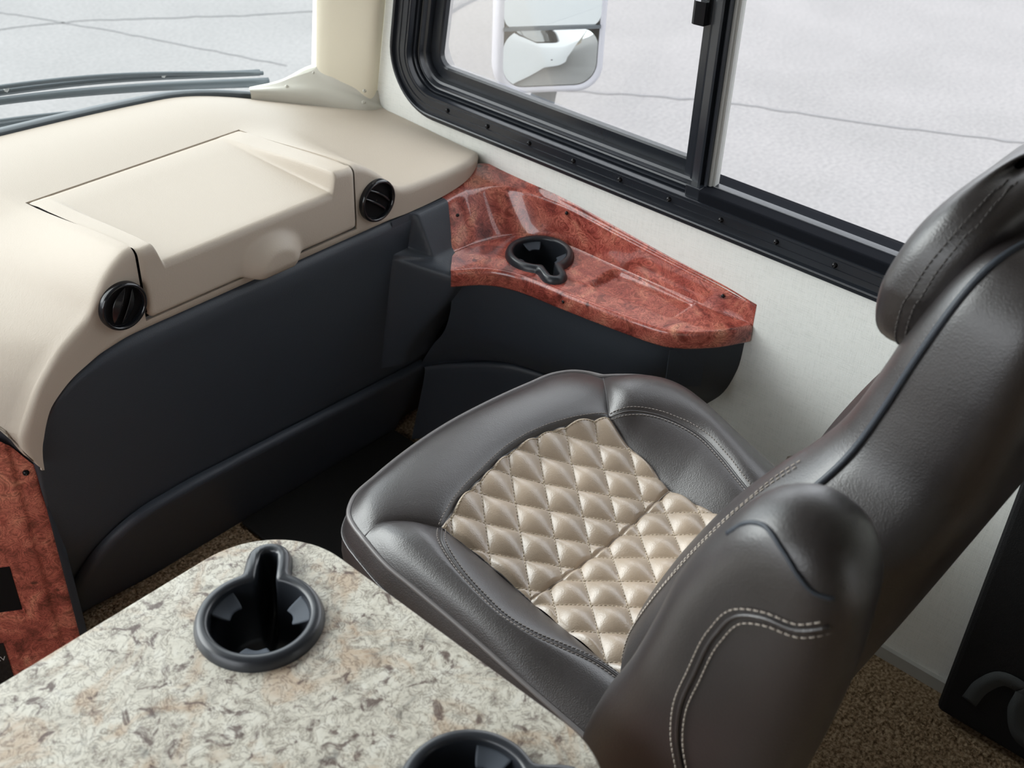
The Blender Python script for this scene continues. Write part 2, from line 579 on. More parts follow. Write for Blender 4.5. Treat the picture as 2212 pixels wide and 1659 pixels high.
def wall_with_hole():
    hole = loop_offset(WL, 0.012)
    cy, cz = 0.85, 1.05
    Y0, Y1, Z0, Z1 = -3.2, 1.75, 0.0, 2.0
    outer = []
    for y, z in hole:
        dy, dz = y - cy, z - cz
        ts = []
        if dy > 1e-9: ts.append((Y1 - cy) / dy)
        if dy < -1e-9: ts.append((Y0 - cy) / dy)
        if dz > 1e-9: ts.append((Z1 - cz) / dz)
        if dz < -1e-9: ts.append((Z0 - cz) / dz)
        t = min(ts)
        outer.append([cy + dy * t, cz + dz * t])
    outer = np.array(outer)
    for c in ((Y0, Z0), (Y0, Z1), (Y1, Z0), (Y1, Z1)):
        dd = np.linalg.norm(outer - np.array(c), axis=1)
        outer[int(np.argmin(dd))] = c
    n = len(hole)
    V, F = [], []
    for X in (XW, XW + 0.06):
        V += [(X, y, z) for y, z in hole] + [(X, y, z) for y, z in outer]
    for k in range(n):
        k2 = (k + 1) % n
        F.append((k, k2, n + k2, n + k))
        F.append((2 * n + k, 3 * n + k, 3 * n + k2, 2 * n + k2))
        F.append((k, 2 * n + k, 2 * n + k2, k2))
        F.append((n + k, n + k2, 3 * n + k2, 3 * n + k))
    return V, F
V, F = wall_with_hole()
mesh('wall_right', V, F, 'wall', smooth=False, kind='structure')
box('baseboard_right', (XW - 0.008, XW, -3.1, 0.9, 0.0, 0.024), 'baseboard', kind='structure')

# outer skin of the coach side (white paint, seen in the door mirror)
V2 = [(1.4915 + (v[0] - XW) * 0.15, v[1], v[2] - (0.55 if v[2] < 0.01 else 0)) for v in V]
mesh('trim_1', V2, F, 'white_body', smooth=False, kind='structure')

# ground outside
gr = thing('ground', None, None, (6, 4, -0.95), kind='structure')
gn = 2
mesh('asphalt', [(-40, -40, -0.95), (60, -40, -0.95), (60, 60, -0.95), (-40, 60, -0.95)], [(0, 1, 2, 3)], 'asphalt', gr, smooth=False)
def crack(pts, w):
    pts = np.array(pts, float)
    p = cr_spline(pts, 70)
    p[:, 1] += np.cumsum(rng.normal(0, 0.006, len(p))) * 0.6 + rng.normal(0, 0.007, len(p))
    p[:, 0] += rng.normal(0, 0.006, len(p))
    P = []
    for i in range(len(p)):
        t = p[min(i + 1, len(p) - 1)] - p[max(i - 1, 0)]
        t /= np.linalg.norm(t)
        nn = np.array([-t[1], t[0]]) * w * (0.6 + 0.8 * rng.random())
        P.append([(p[i][0] + nn[0], p[i][1] + nn[1], -0.947), (p[i][0] - nn[0], p[i][1] - nn[1], -0.947)])
    grid('crack', P, 'crack', gr, smooth=False)
crack([(4.3, 4.75), (4.795, 4.005), (5.408, 3.183), (5.70, 2.544), (6.113, 1.761), (6.5, 1.0)], 0.012)
crack([(1.2, 7.4), (2.2, 7.05), (3.4, 6.7), (4.6, 5.9), (5.6, 5.4)], 0.008)
crack([(2.4, 8.8), (3.2, 7.3), (3.7, 6.1), (4.0, 5.2)], 0.006)

# ------------------------------------------------------------------ side window
win = thing('window_1', None, None, (XW, 0.85, 0.62), kind='structure')
def ring(name, prof, material, loop=WL, parent=win, **kw):
    P = []
    for d, x in prof:
        lp = loop_offset(loop, d)
        P.append([(x, y, z) for y, z in lp])
    return grid(name, P, material, parent, close_c=True, **kw)
ring('window_frame', [(0.0, 1.432), (0.0, 1.424), (0.003, 1.420), (0.012, 1.4195), (0.0130, 1.4125), (0.0140, 1.4115), (0.0160, 1.4125), (0.0175, 1.4195), (0.026, 1.4200),
                      (0.0265, 1.4185), (0.028, 1.4185), (0.0285, 1.4200), (0.040, 1.4200), (0.0405, 1.4185), (0.042, 1.4185), (0.0425, 1.420),
                      (0.0465, 1.420), (0.0475, 1.422), (0.048, 1.435), (0.049, 1.438)], 'frame', auto=35)
# recessed slide channels, each a narrow step
ring('channel', [(0.046, 1.437), (0.050, 1.437), (0.051, 1.433), (0.053, 1.433), (0.054, 1.442), (0.058, 1.444), (0.059, 1.439), (0.061, 1.439), (0.062, 1.448), (0.066, 1.450), (0.067, 1.462)], 'frame', auto=35)
ring('outer_reveal', [(0.067, 1.462), (0.067, 1.492), (-0.005, 1.492)], 'bead', auto=35)

YM = 0.862   # meeting stile
# sliding sash (front half): inner edge of the sash follows the window loop
def sash_ring():
    P = []
    for d, x in ((0.060, 1.478), (0.060, 1.464), (0.062, 1.462), (0.086, 1.462), (0.089, 1.465), (0.090, 1.474)):
        lp = loop_offset(WL, d)
        # keep only the front part: rear points collapse to the meeting stile
        q = [(x, max(y, YM + 0.012), z) for y, z in lp]
        P.append(q)
    return P
P = sash_ring()
nc = len(P[0])
keep = [j for j in range(nc) if not (P[0][j][1] <= YM + 0.0121 and P[0][(j + 1) % nc][1] <= YM + 0.0121)]
grid('sash', P, 'frame', win, close_c=True, skip=lambda i, j: j not in keep, auto=35)
# panes
lpA = loop_offset(WL, 0.07)
ptsA = [(y, z) for y, z in lpA if y > YM]
ytopA = max(z for y, z in lpA)
polyA = [(1.474, y, z) for y, z in ptsA]
polyA += [(1.474, YM, ytopA), (1.474, YM, 0.693)]
def order_poly(poly):
    c = np.mean([(p[1], p[2]) for p in poly], axis=0)
    return sorted(poly, key=lambda p: math.atan2(p[2] - c[1], p[1] - c[0]))
def pane(name, poly, th=0.004):
    poly = order_poly(poly)
    n = len(poly)
    V = list(poly) + [(p[0] + th, p[1], p[2]) for p in poly]
    F = [tuple(range(n)), tuple(range(2 * n - 1, n - 1, -1))]
    return mesh(name, V, F, 'glass', win, smooth=False)
pane('pane', polyA)
lpB = loop_offset(WL, 0.062)
polyB = [(1.456, y, z) for y, z in lpB if y < YM] + [(1.456, YM + 0.005, 0.685), (1.456, YM + 0.005, ytopA)]
pane('pane', polyB)
# meeting stile: stepped bar standing between the panes
def bar(name, prof_xy, z0, z1, material, parent, tilt=0.0, **kw):
    """vertical prism from a closed (x, y) outline"""
    V = [(x, y, z0) for x, y in prof_xy] + [(x, y, z1) for x, y in prof_xy]
    n = len(prof_xy)
    F = [tuple(range(n))[::-1], tuple(range(n, 2 * n))]
    for k in range(n):
        k2 = (k + 1) % n
        F.append((k, k2, n + k2, n + k))
    kw.setdefault('smooth', False)
    return mesh(name, V, F, material, parent, **kw)
bar('meeting_stile', [(1.482, 0.868), (1.482, 0.905), (1.458, 0.905), (1.452, 0.903), (1.450, 0.890), (1.448, 0.889), (1.448, 0.885), (1.445, 0.884), (1.440, 0.868)], 0.688, 1.45, 'frame', win)
bar('stile_channel', [(1.460, 0.853), (1.460, 0.868), (1.438, 0.868), (1.438, 0.864), (1.446, 0.862), (1.446, 0.858), (1.440, 0.857), (1.440, 0.853)], 0.688, 1.45, 'frame', win)
bar('stile_seal', [(1.462, 0.8445), (1.462, 0.853), (1.446, 0.853), (1.446, 0.850), (1.450, 0.848), (1.450, 0.8445)], 0.688, 1.45, 'seal', win)
box('stile_block', (1.426, 1.468, 0.855, 0.882, 0.668, 0.6885), 'frame', win, bevel=0.0015)
# fixed-pane glazing bead along the bottom
box('glazing_bead', (1.422, 1.458, 0.17, 0.856, 0.668, 0.688), 'bead', win, bevel=0.003)
box('slide_felt', (1.444, 1.456, 0.883, 1.40, 0.672, 0.6785), 'seal', win, bevel=0.001)
# latch
lt = [(1.452, 0.893), (1.452, 0.911), (1.446, 0.9155), (1.438, 0.9155), (1.436, 0.911), (1.438, 0.895)]
bar('latch', lt, 0.928, 0.962, 'black_gloss', win)
bar('latch_lever', [(1.452, 0.893), (1.452, 0.907), (1.444, 0.908), (1.443, 0.893)], 0.955, 1.05, 'black_gloss', win)
for k in range(14):
    yk = 1.392 - 0.0975 * k
    dome('screw', (1.4195, yk, 0.6565), (-1, 0, 0), 0.0044, 'screw', win, h=0.9)
sl = loop_offset(WL, 0.033)

# ------------------------------------------------------------------ windshield
ws = thing('window_2', None, None, (0.25, 1.8, 0.66), kind='structure')
WSB = [(1.435, 1.585), (1.40, 1.645), (1.34, 1.69), (1.24, 1.735), (1.05, 1.785), (0.8, 1.825), (0.5, 1.85), (0.24, 1.855), (0.0, 1.85), (-0.4, 1.81), (-0.75, 1.735), (-0.9, 1.66), (-0.955, 1.585)]
wsb = cr_spline([(x, y, 0) for x, y in WSB], 90)[:, :2]
def ws_z(x):
    return 0.652 - 0.055 * sstep(1.08, 1.43, x)
Pw = []
for k in range(9):
    h = k / 8
    Pw.append([(x, y + 0.012 - 0.17 * h * 1.3, ws_z(x) - 0.03 + h * 1.37) for x, y in wsb])
grid('windshield_pane', Pw, 'windshield', ws)
# black rubber seal at the bottom edge
Ps = []
for dy, dz in ((0.004, -0.03), (0.002, 0.004), (0.010, 0.010), (0.026, 0.008), (0.034, -0.002), (0.036, -0.04)):
    Ps.append([(x, y + dy, ws_z(x) + dz) for x, y in wsb])
grid('rubber_seal', Ps, 'cowl', ws)
# header above the windshield and the front cap below it
Ph = []
for dy, dz in ((-0.30, 1.98), (-0.21, 1.98), (-0.20, 2.06), (-0.45, 2.06)):
    Ph.append([(x, y + dy, dz) for x, y in wsb])
grid('header', Ph, 'ceiling', ws)
Pf = []
for dy, z in ((0.03, 0.60), (0.10, 0.56), (0.16, 0.40), (0.18, 0.0), (0.16, -0.55)):
    Pf.append([(x, y + dy, z) for x, y in wsb])
grid('front_cap', Pf, 'white_body', ws)

# wipers lying outside, below the glass
def wiper(name, arm, blade, label):
    t = thing(name, label, 'wiper', tuple(arm[0]))
    tube('wiper_arm', cr_spline(arm, 30), np.linspace(0.010, 0.006, 30), 'wiper', t, segs=8)
    bl = cr_spline(blade, 40)
    tube('wiper_blade', bl, 0.007, 'wiper', t, segs=8)
    up_ = bl.copy(); up_[:, 2] += 0.014 * np.sin(np.linspace(0.15, PI - 0.15, 40))
    up_[:, 1] -= 0.012
    tube('blade_bridge', up_, 0.0045, 'wiper', t, segs=6)
    for k in (8, 20, 32):
        tube('claw', [bl[k], up_[k]], 0.005, 'seal', t, segs=6)
    return t
wiper('windshield_wiper', [(1.40, 1.885, 0.575), (1.15, 1.985, 0.60), (0.85, 2.03, 0.635), (0.55, 2.04, 0.65)],
      [(1.42, 1.94, 0.575), (1.1, 2.03, 0.615), (0.8, 2.06, 0.645), (0.45, 2.07, 0.66)], 'long dark windshield wiper reaching furthest along the glass above the dash')
wiper('windshield_wiper', [(1.22, 1.925, 0.565), (1.0, 1.975, 0.585), (0.7, 1.995, 0.60), (0.4, 2.0, 0.61)],
      [(1.15, 1.95, 0.575), (0.9, 1.985, 0.60), (0.6, 2.01, 0.62), (0.35, 2.015, 0.625)], 'lower windshield wiper lying closest to the beige dash edge')

# ------------------------------------------------------------------ dashboard
dash = thing('dashboard', 'beige moulded dashboard with glove box lid and two round black vents', 'dashboard', (0.9, 1.5, 0.0))
YF = 1.27
PAIRS = [  # bottom edge of the face (x,z), top edge (x,z), y of the face
    (.513, .430, .506, .441, 1.272), (.515, .448, .494, .468, 1.272), (.519, .468, .4925, .491, 1.2715), (.523, .480, .503, .514, 1.271), (.530, .500, .527, .554, 1.27),
    (.541, .520, .548, .578, 1.27), (.560, .537, .570, .599, 1.27), (.58, .550, .592, .613, 1.27), (.60, .558, .617, .630, 1.27),
    (.625, .566, .636, .656, 1.27), (.645, .570, .654, .677, 1.27), (.67, .574, .678, .695, 1.27), (.700, .575, .700, .702, 1.27),
    (.76, .575, .76, .702, 1.27), (.83, .575, .83, .702, 1.27), (.90, .575, .90, .702, 1.27), (.97, .574, .97, .701, 1.27), (1.03, .574, 1.03, .700, 1.27),
    (1.09, .574, 1.09, .695, 1.27), (1.108, .574, 1.108, .689, 1.27), (1.126, .574, 1.126, .678, 1.27), (1.150, .574, 1.150, .659, 1.27), (1.168, .574, 1.168, .641, 1.27),
    (1.182, .574, 1.184, .628, 1.27), (1.20, .574, 1.205, .622, 1.269), (1.235, .575, 1.245, .620, 1.268), (1.27, .576, 1.285, .619, 1.268),
    (1.30, .577, 1.32, .618, 1.270), (1.336, .578, 1.352, .615, 1.276), (1.366, .579, 1.378, .611, 1.285), (1.393, .580, 1.402, .606, 1.298),
    (1.415, .581, 1.418, .600, 1.312), (1.429, .582, 1.429, .594, 1.326)]
def dense_pairs():
    out = []
    A = np.array(PAIRS)
    keys = [p[0] for p in PAIRS]
    res = []
    for i in range(len(A) - 1):
        n = 4
        seg = cr_param(A[max(i - 1, 0):min(i + 3, len(A))], 400)
        for k in range(n):
            s = k / n
            lo = 1 if i > 0 else 0
            idx = (lo + s) / (len(A[max(i - 1, 0):min(i + 3, len(A))]) - 1) * 399
            res.append(seg[int(round(idx))])
        res[-n] = A[i]
    res.append(A[-1])
    return np.array(res)
DP = dense_pairs()
# snap the columns at the lid opening
iL = int(np.argmin(abs(DP[:, 0] - 0.700) + abs(DP[:, 2] - 0.700)))
iR = int(np.argmin(abs(DP[:, 0] - 1.090) + abs(DP[:, 2] - 1.090)))
def zback(x):
    return 0.665 - 0.062 * sstep(1.08, 1.42, x)
def yw_edge(x):
    xs = wsb[::-1, 0]; ys = wsb[::-1, 1]
    return float(np.interp(x, xs, ys)) + 0.004
rows_f = [0.0, 0.06, 0.12, 0.3, 0.5, 0.7]
n_fil = 7
y_rows = [1.30, 1.34, 1.38, 1.42, 1.46, 1.50, 1.53, 1.5615]
n_back = 7
PD = []
# the lower edge of the waterfall climbs as it runs forward
JY = [1.272, 1.290, 1.312, 1.335, 1.40, 1.6]
JV = [2.0, 8.0, 12.0, 12.6, 12.8, 13.0]
def ecurve(j):
    i = int(j)
    f = j - i
    return (DP[i, 2] * (1 - f) + DP[i + 1, 2] * f, DP[i, 3] * (1 - f) + DP[i + 1, 3] * f)
def flare(j, y):
    return -0.72 * min(max(0.0, y - 1.283), 0.22) * float(1 - sstep(12, 44, j))
for jc, c in enumerate(DP):
    bx, bz, ex, ez, y0 = c
    B = np.array([bx, bz]); Ed = np.array([ex, ez])
    L = np.linalg.norm(Ed - B)
    u = (Ed - B) / L
    r = min(0.013, L * 0.45)
    colp = []
    for f in rows_f:
        q = B + u * (L - r) * f
        colp.append((q[0], y0 + (0.005 if f == 0 else 0), q[1]))
    for k in range(n_fil):
        t = PI / 2 * k / (n_fil - 1)
        q = Ed - u * r * (1 - math.sin(t))
        colp.append((q[0], y0 + r * (1 - math.cos(t)), q[1]))
    xs = ex
    zb = zback(ex) if ex > 0.70 else ez - 0.037 * sstep(0.60, 0.70, ex)
    yend = yw_edge(max(ex, 0.47))
    for y in y_rows:
        yy = y0 + r + (y - 1.286) * (1.5615 - y0 - r) / (1.5615 - 1.286)
        w = sstep(0, 1, (yy - y0 - r) / (1.5615 - y0 - r))
        w = 0.5 * w + 0.5 * (yy - y0 - r) / (1.5615 - y0 - r)
        zz = ez + (zb - ez) * w
        jm = np.interp(yy, JY, JV)
        if jc < jm:
            q = ecurve(jm)
            colp.append((q[0] + flare(jm, yy), yy, q[1]))
        else:
            colp.append((xs + flare(jc, yy), yy, zz))
    for k in range(1, n_back + 1):
        s = k / n_back
        yy = 1.5615 + (yend - 1.5615) * s
        zz = zb + (0.004 * math.sin(PI * s) if ex > 0.5 else 0) - 0.010 * s * s
        jm = np.interp(yy, JY, JV)
        if jc < jm:
            q = ecurve(jm)
            colp.append((q[0] + flare(jm, yy), yy, q[1]))
        else:
            colp.append((xs + flare(jc, yy), yy, zz))
    PD.append(colp)
PDT = [[PD[j][i] for j in range(len(PD))] for i in range(len(PD[0]))]
row_lid0 = 2                       # face row at f=.12
row_lid1 = len(rows_f) + n_fil + len(y_rows) - 1
top = grid('dash_shell', PDT, 'vinyl', dash, skip=lambda i, j: row_lid0 <= i < row_lid1 and iL <= j < iR)
apply_solid(top, 0.0035)
es = top.modifiers.new('edges', 'EDGE_SPLIT')
es.split_angle = math.radians(55)

# turned-under beige strip below the waterfall edge
Ust = cr_spline([(.506, 1.2722, .444), (.4935, 1.275, .478), (.490, 1.290, .503), (.503, 1.312, .5165), (.5125, 1.335, .534), (.522, 1.40, .548)], 40)
Ust = np.array([[ecurve(np.interp(y, JY, JV))[0] + flare(np.interp(y, JY, JV), y), ecurve(np.interp(y, JY, JV))[1], y] for y in np.linspace(1.272, 1.60, 60)])[:, [0, 2, 1]]
Lst = np.array([[x + np.interp(y, [1.272, 1.30, 1.6], [0.010, 0.014, 0.016]), y + 0.008, z - np.interp(y, [1.272, 1.29, 1.6], [0.018, 0.040, 0.045])] for x, y, z in Ust])
Pst = []
for s_ in np.linspace(0, 1, 6):
    Pst.append([tuple(Ust[i] * (1 - s_) + Lst[i] * s_) for i in range(60)])
grid('edge_strip', Pst, 'vinyl', dash)
# glove box cavity under the lid
box('glove_box_bin', (0.702, 1.088, 1.285, 1.555, 0.585, 0.640), 'black_hole', dash)

# lid
lid = None
def lid_ztop(x, y):
    t = np.clip((y - 1.27) / (1.557 - 1.27), 0, 1)
    zr = 0.6985 - 0.031 * (0.5 * sstep(0, 1, t) + 0.5 * t)
    zt = 0.668 - 0.001 * t
    w = 1 - sstep(0.727, 0.741, x) + sstep(1.040, 1.0505, x)
    if x > 1.0:
        zr -= 0.004 * sstep(1.045, 1.087, x) * (1 - t)
    return zt + (zr - zt) * w - 0.003 * float(sstep(1.53, 1.557, y))
lx = np.concatenate([np.linspace(0.7035, 0.726, 8), np.linspace(0.7275, 0.742, 10), np.linspace(0.752, 1.03, 76), np.linspace(1.038, 1.052, 10), np.linspace(1.056, 1.0866, 8)])
PL = []
for x in lx:
    col = []
    zt = lid_ztop(x, 1.27)
    edge = min(x - 0.7035, 1.0866 - x)
    ed = 0.004 * (1 - min(edge / 0.006, 1)) ** 2
    yb = 1.2655 + ed
    zlo = 0.5925 + 0.006 * (1 - min(edge / 0.008, 1)) ** 2
    col += [(x, yb + 0.012, zlo + 0.001), (x, yb + 0.003, zlo), (x, yb, zlo + 0.004)]
    r = 0.011
    dx_ = (x - 0.918) / 0.060
    def bump(z):
        rad = math.sqrt(dx_ * dx_ + (max(z - 0.602, 0.0) / 0.048) ** 2)
        return 0.024 * (1 - sstep(0.42, 1.0, rad)) * (1.0 - 0.25 * sstep(0.600, 0.588, z))
    bl = 1 - sstep(0.5, 1.0, abs(dx_))
    zlo -= 0.0075 * bl
    yb0 = yb
    col[-3:] = [(x, yb + 0.012 - bump(zlo) * 0.5, zlo + 0.001), (x, yb + 0.003 - bump(zlo), zlo), (x, yb - bump(zlo + 0.004), zlo + 0.004)]
    for f in np.linspace(0.06, 1.0, 18):
        zq = zlo + 0.004 + (zt - r - zlo - 0.004) * f
        col.append((x, yb - bump(zq), zq))
    for k in range(1, 6):
        t = PI / 2 * k / 5
        col.append((x, yb + r * (1 - math.cos(t)), zt - r * (1 - math.sin(t))))
    for y in (1.29, 1.31, 1.34, 1.38, 1.42, 1.46, 1.50, 1.53, 1.55, 1.5575):
        xo = x + 0.0030 * sstep(1.05, 1.0866, x) * sstep(1.28, 1.31, y)
        col.append((xo, y, lid_ztop(x, y) - ed * 0.25))
    col.append((x, 1.5590, lid_ztop(x, 1.557) - 0.006))
    PL.append(col)
PLT = [[PL[j][i] for j in range(len(PL))] for i in range(len(PL[0]))]
lid = grid('glove_box_lid', PLT, 'vinyl', dash)
def vent(cx, cz, r, kind):
    y0 = 1.2660
    prof = [(1.0, 0.005), (1.0, -0.002), (0.97, -0.0048), (0.91, -0.0058), (0.86, -0.0052), (0.845, -0.002), (0.84, 0.002)]
    P = []
    for pr, dy in prof:
        P.append([(cx + r * pr * math.cos(2 * PI * k / 48), y0 + dy, cz + r * pr * math.sin(2 * PI * k / 48)) for k in range(48)])
    v = grid('air_vent', P, 'black_gloss', dash, close_c=True)
    Pd = [[(cx + r * 0.84 * s * math.cos(2 * PI * k / 32), y0 + 0.0018 + 0.0005 * s, cz + r * 0.84 * s * math.sin(2 * PI * k / 32)) for k in range(32)] for s in (1.0, 0.5, 0.02)]
    grid('vent_core', Pd, 'black_hole', v, close_c=True)
    def blade(off, ang, half_w, bow, tw):
        P = []
        n = 21
        R = r * 0.80
        half_l = math.sqrt(max(R * R - off * off, 1e-6))
        for i in range(n):
            s = -1 + 2 * i / (n - 1)
            row = []
            for j in range(7):
                q = -1 + 2 * j / 6
                w = half_w * math.sqrt(max(0, 1 - s * s * 0.98))
                lx_, lz_ = s * half_l, off + q * w + bow * (1 - s * s)
                yy = y0 - 0.0035 + tw * q + 0.002 * q * q + 0.003 * s * s
                row.append((cx + lx_ * math.cos(ang) - lz_ * math.sin(ang), yy, cz + lx_ * math.sin(ang) + lz_ * math.cos(ang)))
            P.append(row)
        o = grid('louver', P, 'black_gloss', v)
        apply_solid(o, 0.0012)
    if kind == 'closed':
        ang = math.radians(62)
        for sgn, bulge in ((1, 0.008), (-1, 0.004)):
            P = []
            for i in range(21):
                t = -1 + 2 * i / 20
                row = []
                for q in np.linspace(0, 1, 7):
                    lx_ = t * r * 0.74
                    lz_ = 0.004 * sgn + sgn * (0.002 + 0.0105 * q * (1 - t * t))
                    yy = y0 - 0.0005 - 0.7 * bulge * (1 - q) * (1 - t * t)
                    row.append((cx + lx_ * math.cos(ang) - lz_ * math.sin(ang), yy, cz + lx_ * math.sin(ang) + lz_ * math.cos(ang)))
                P.append(row)
            o = grid('louver', P, 'black_gloss', v)
            apply_solid(o, 0.001)
    else:
        blade(0.0085, math.radians(-38), 0.0016, 0.003, 0.001)
        blade(-0.0065, math.radians(-38), 0.0016, 0.002, 0.001)
    return v
vent(0.668, 0.629, 0.0350, 'closed')
vent(1.132, 0.624, 0.0355, 'open')

# lower black panel
low = thing('lower_dash_panel', 'black grained plastic panel filling the footwell below the beige dashboard', 'panel', (0.9, 1.3, 0.0))
def panel_y(z):
    return float(np.interp(z, [0.0, 0.235, 0.56, 0.575], [1.430, 1.325, 1.270, 1.272]))
bx_ = DP[:, 0]; bz_ = DP[:, 1]
def ztop_panel(x):
    if x > 1.26:
        return 0.5735
    return float(np.interp(x, bx_, bz_)) - 0.001
xs_p = np.concatenate([np.linspace(0.5135, 0.60, 26), np.linspace(0.62, 1.425, 46)])
PP_ = []
# wrapped left corner (dark trim edge)
for dx, dy in ((0.02, 0.12), (-0.0035, 0.046), (-0.0035, 0.030), (-0.0025, 0.018), (-0.0005, 0.008)):
    col = []
    for k in range(26):
        s = k / 25
        z = 0.429 * s
        zz = z + 0.036 * s ** 4 * min(dy / 0.03, 1.0)
        col.append((0.5135 + dx + 0.004 * (1 - s), panel_y(z) - 0.003 + dy, zz))
    PP_.append(col)
for x in xs_p:
    zt = ztop_panel(x)
    col = []
    for k in range(22):
        s = k / 21
        z = zt * s if k < 21 else zt
        z = (zt - 0.014) * s
        col.append((x + 0.008 * (1 - s) * (1 - sstep(0.5135, 0.57, x)), panel_y(z) - 0.003, z))
    for k in range(1, 5):
        t = PI / 2 * k / 4
        col.append((x, panel_y(zt) - 0.003 + 0.010 * (1 - math.cos(t)), zt - 0.014 + 0.014 * math.sin(t)))
    PP_.append(col)
PPT = [[PP_[j][i] for j in range(len(PP_))] for i in range(len(PP_[0]))]
grid('panel_face', PPT, 'black_plastic', low)
# proud kick panel with a rounded top-left corner
def kick():
    top_c = cr_spline([(0.548, 0.02, 0), (0.551, 0.10, 0), (0.565, 0.150, 0), (0.597, 0.200, 0), (0.645, 0.2325, 0), (0.72, 0.241, 0), (0.838, 0.238, 0), (1.037, 0.226, 0), (1.16, 0.218, 0), (1.262, 0.213, 0), (1.285, 0.212, 0)], 80)[:, :2]
    P = []
    n = len(top_c)
    for i in range(n):
        x, zt = top_c[i]
        t = top_c[min(i + 1, n - 1)] - top_c[max(i - 1, 0)]
        t /= np.linalg.norm(t)
        nrm = np.array([-t[1], t[0]])    # outward (up / left)
        col = []
        cxz = np.array([max(x, 0.70) if x < 0.70 else x, 0.0])
        for k in range(7):
            a = PI / 2 * k / 6
            rr = 0.016
            q = top_c[i] - nrm * rr * (1 - math.cos(a))
            zz = max(q[1], 0.0)
            col.append((q[0], panel_y(zz) - 0.005 - 0.018 * math.sin(a), zz))
        base = np.array([col[-1][0], col[-1][2]])
        for k in range(1, 8):
            s = k / 7
            q = base + (cxz - base) * s
            col.append((q[0], panel_y(q[1]) - 0.023, q[1]))
        P.append(col)
    PT = [[P[j][i] for j in range(n)] for i in range(len(P[0]))]
    return PT
grid('kick_panel', kick(), 'black_plastic', low)
# tower at the right end, stepping out to meet the wood console
prof_t = [(1.272, .574), (1.264, .5725), (1.257, .567), (1.242, .538), (1.228, .510), (1.222, .502), (1.212, .4975), (1.195, .4945), (1.180, .4905), (1.172, .484), (1.172, .472), (1.180, .455), (1.20, .42), (1.235, .37), (1.28, .30), (1.30, .25)]
Pt_ = []
for i, (y, z) in enumerate(cr_param([(a, b, 0) for a, b in prof_t], 60)[:, :2]):
    row = []
    xr = np.interp(z, [.498, .571], [1.260, 1.286]) if z > 0.499 else (np.interp(y, [1.182, 1.221], [1.217, 1.260]) if z > 0.478 else np.interp(z, [0.36, 0.478], [1.285, 1.226]))
    for x in np.linspace(1.165, xr, 36):
        base = panel_y(z) - 0.002
        xx = x
        if z > 0.505:
            w = sstep(1.206, 1.216, x)
            yy = base + (y - base) * w
            # lean with the wood edge on the right
        else:
            w = sstep(1.170, 1.222, x) ** 0.8
            yy = base + (y - base) * w
        row.append((xx, min(yy, base), z))
    Pt_.append(row)
grid('corner_tower', Pt_, 'black_plastic', low)

# ------------------------------------------------------------------ wood side console
con = thing('side_console', 'red burl wood tray console along the wall with cup holder and black body', 'console', (1.36, 1.0, 0.0))
NC = 150
Fc = cr_param([(1.214, 1.182), (1.260, 1.144), (1.284, 1.090), (1.294, 1.000), (1.303, .925), (1.3165, .838), (1.334, .799), (1.377, .759), (1.4295, .7305)], NC)
Bc = cr_param([(1.259, 1.221), (1.322, 1.213), (1.387, 1.184), (1.4175, 1.11), (1.420, 1.00), (1.421, .91), (1.422, .85), (1.4235, .79), (1.4292, .742)], NC)
Tc = cr_param([(1.283, 1.262, .571), (1.337, 1.262, .571), (1.397, 1.230, .571), (1.4215, 1.13, .567), (1.424, 1.0, .5565), (1.425, .91, .549), (1.426, .85, .544), (1.427, .79, .539), (1.4294, .739, .532)], NC)
Wc = cr_param([(1.288, 1.285, .579), (1.345, 1.30, .5805), (1.4285, 1.30, .5815), (1.4298, 1.13, .5765), (1.4298, 1.0, .564), (1.4298, .91, .554), (1.4298, .85, .549), (1.4298, .79, .544), (1.4298, .735, .536)], NC)
ZS = 0.498
def in_tray(x, y):
    # rounded rectangle in a frame slightly rotated
    cx, cy = 1.3835, 0.910
    u_, v_ = x - cx - (y - cy) * -0.075, y - cy
    du = abs(u_) - 0.034
    dv = abs(v_) - 0.078
    d = math.hypot(max(du + 0.008, 0), max(dv + 0.008, 0)) + min(max(du + 0.008, dv + 0.008), 0) - 0.008
    return d
rows_s = np.concatenate([np.linspace(0.015, 0.1, 5), np.linspace(0.12, 0.88, 56), np.linspace(0.9, 0.985, 5)])
PC = []
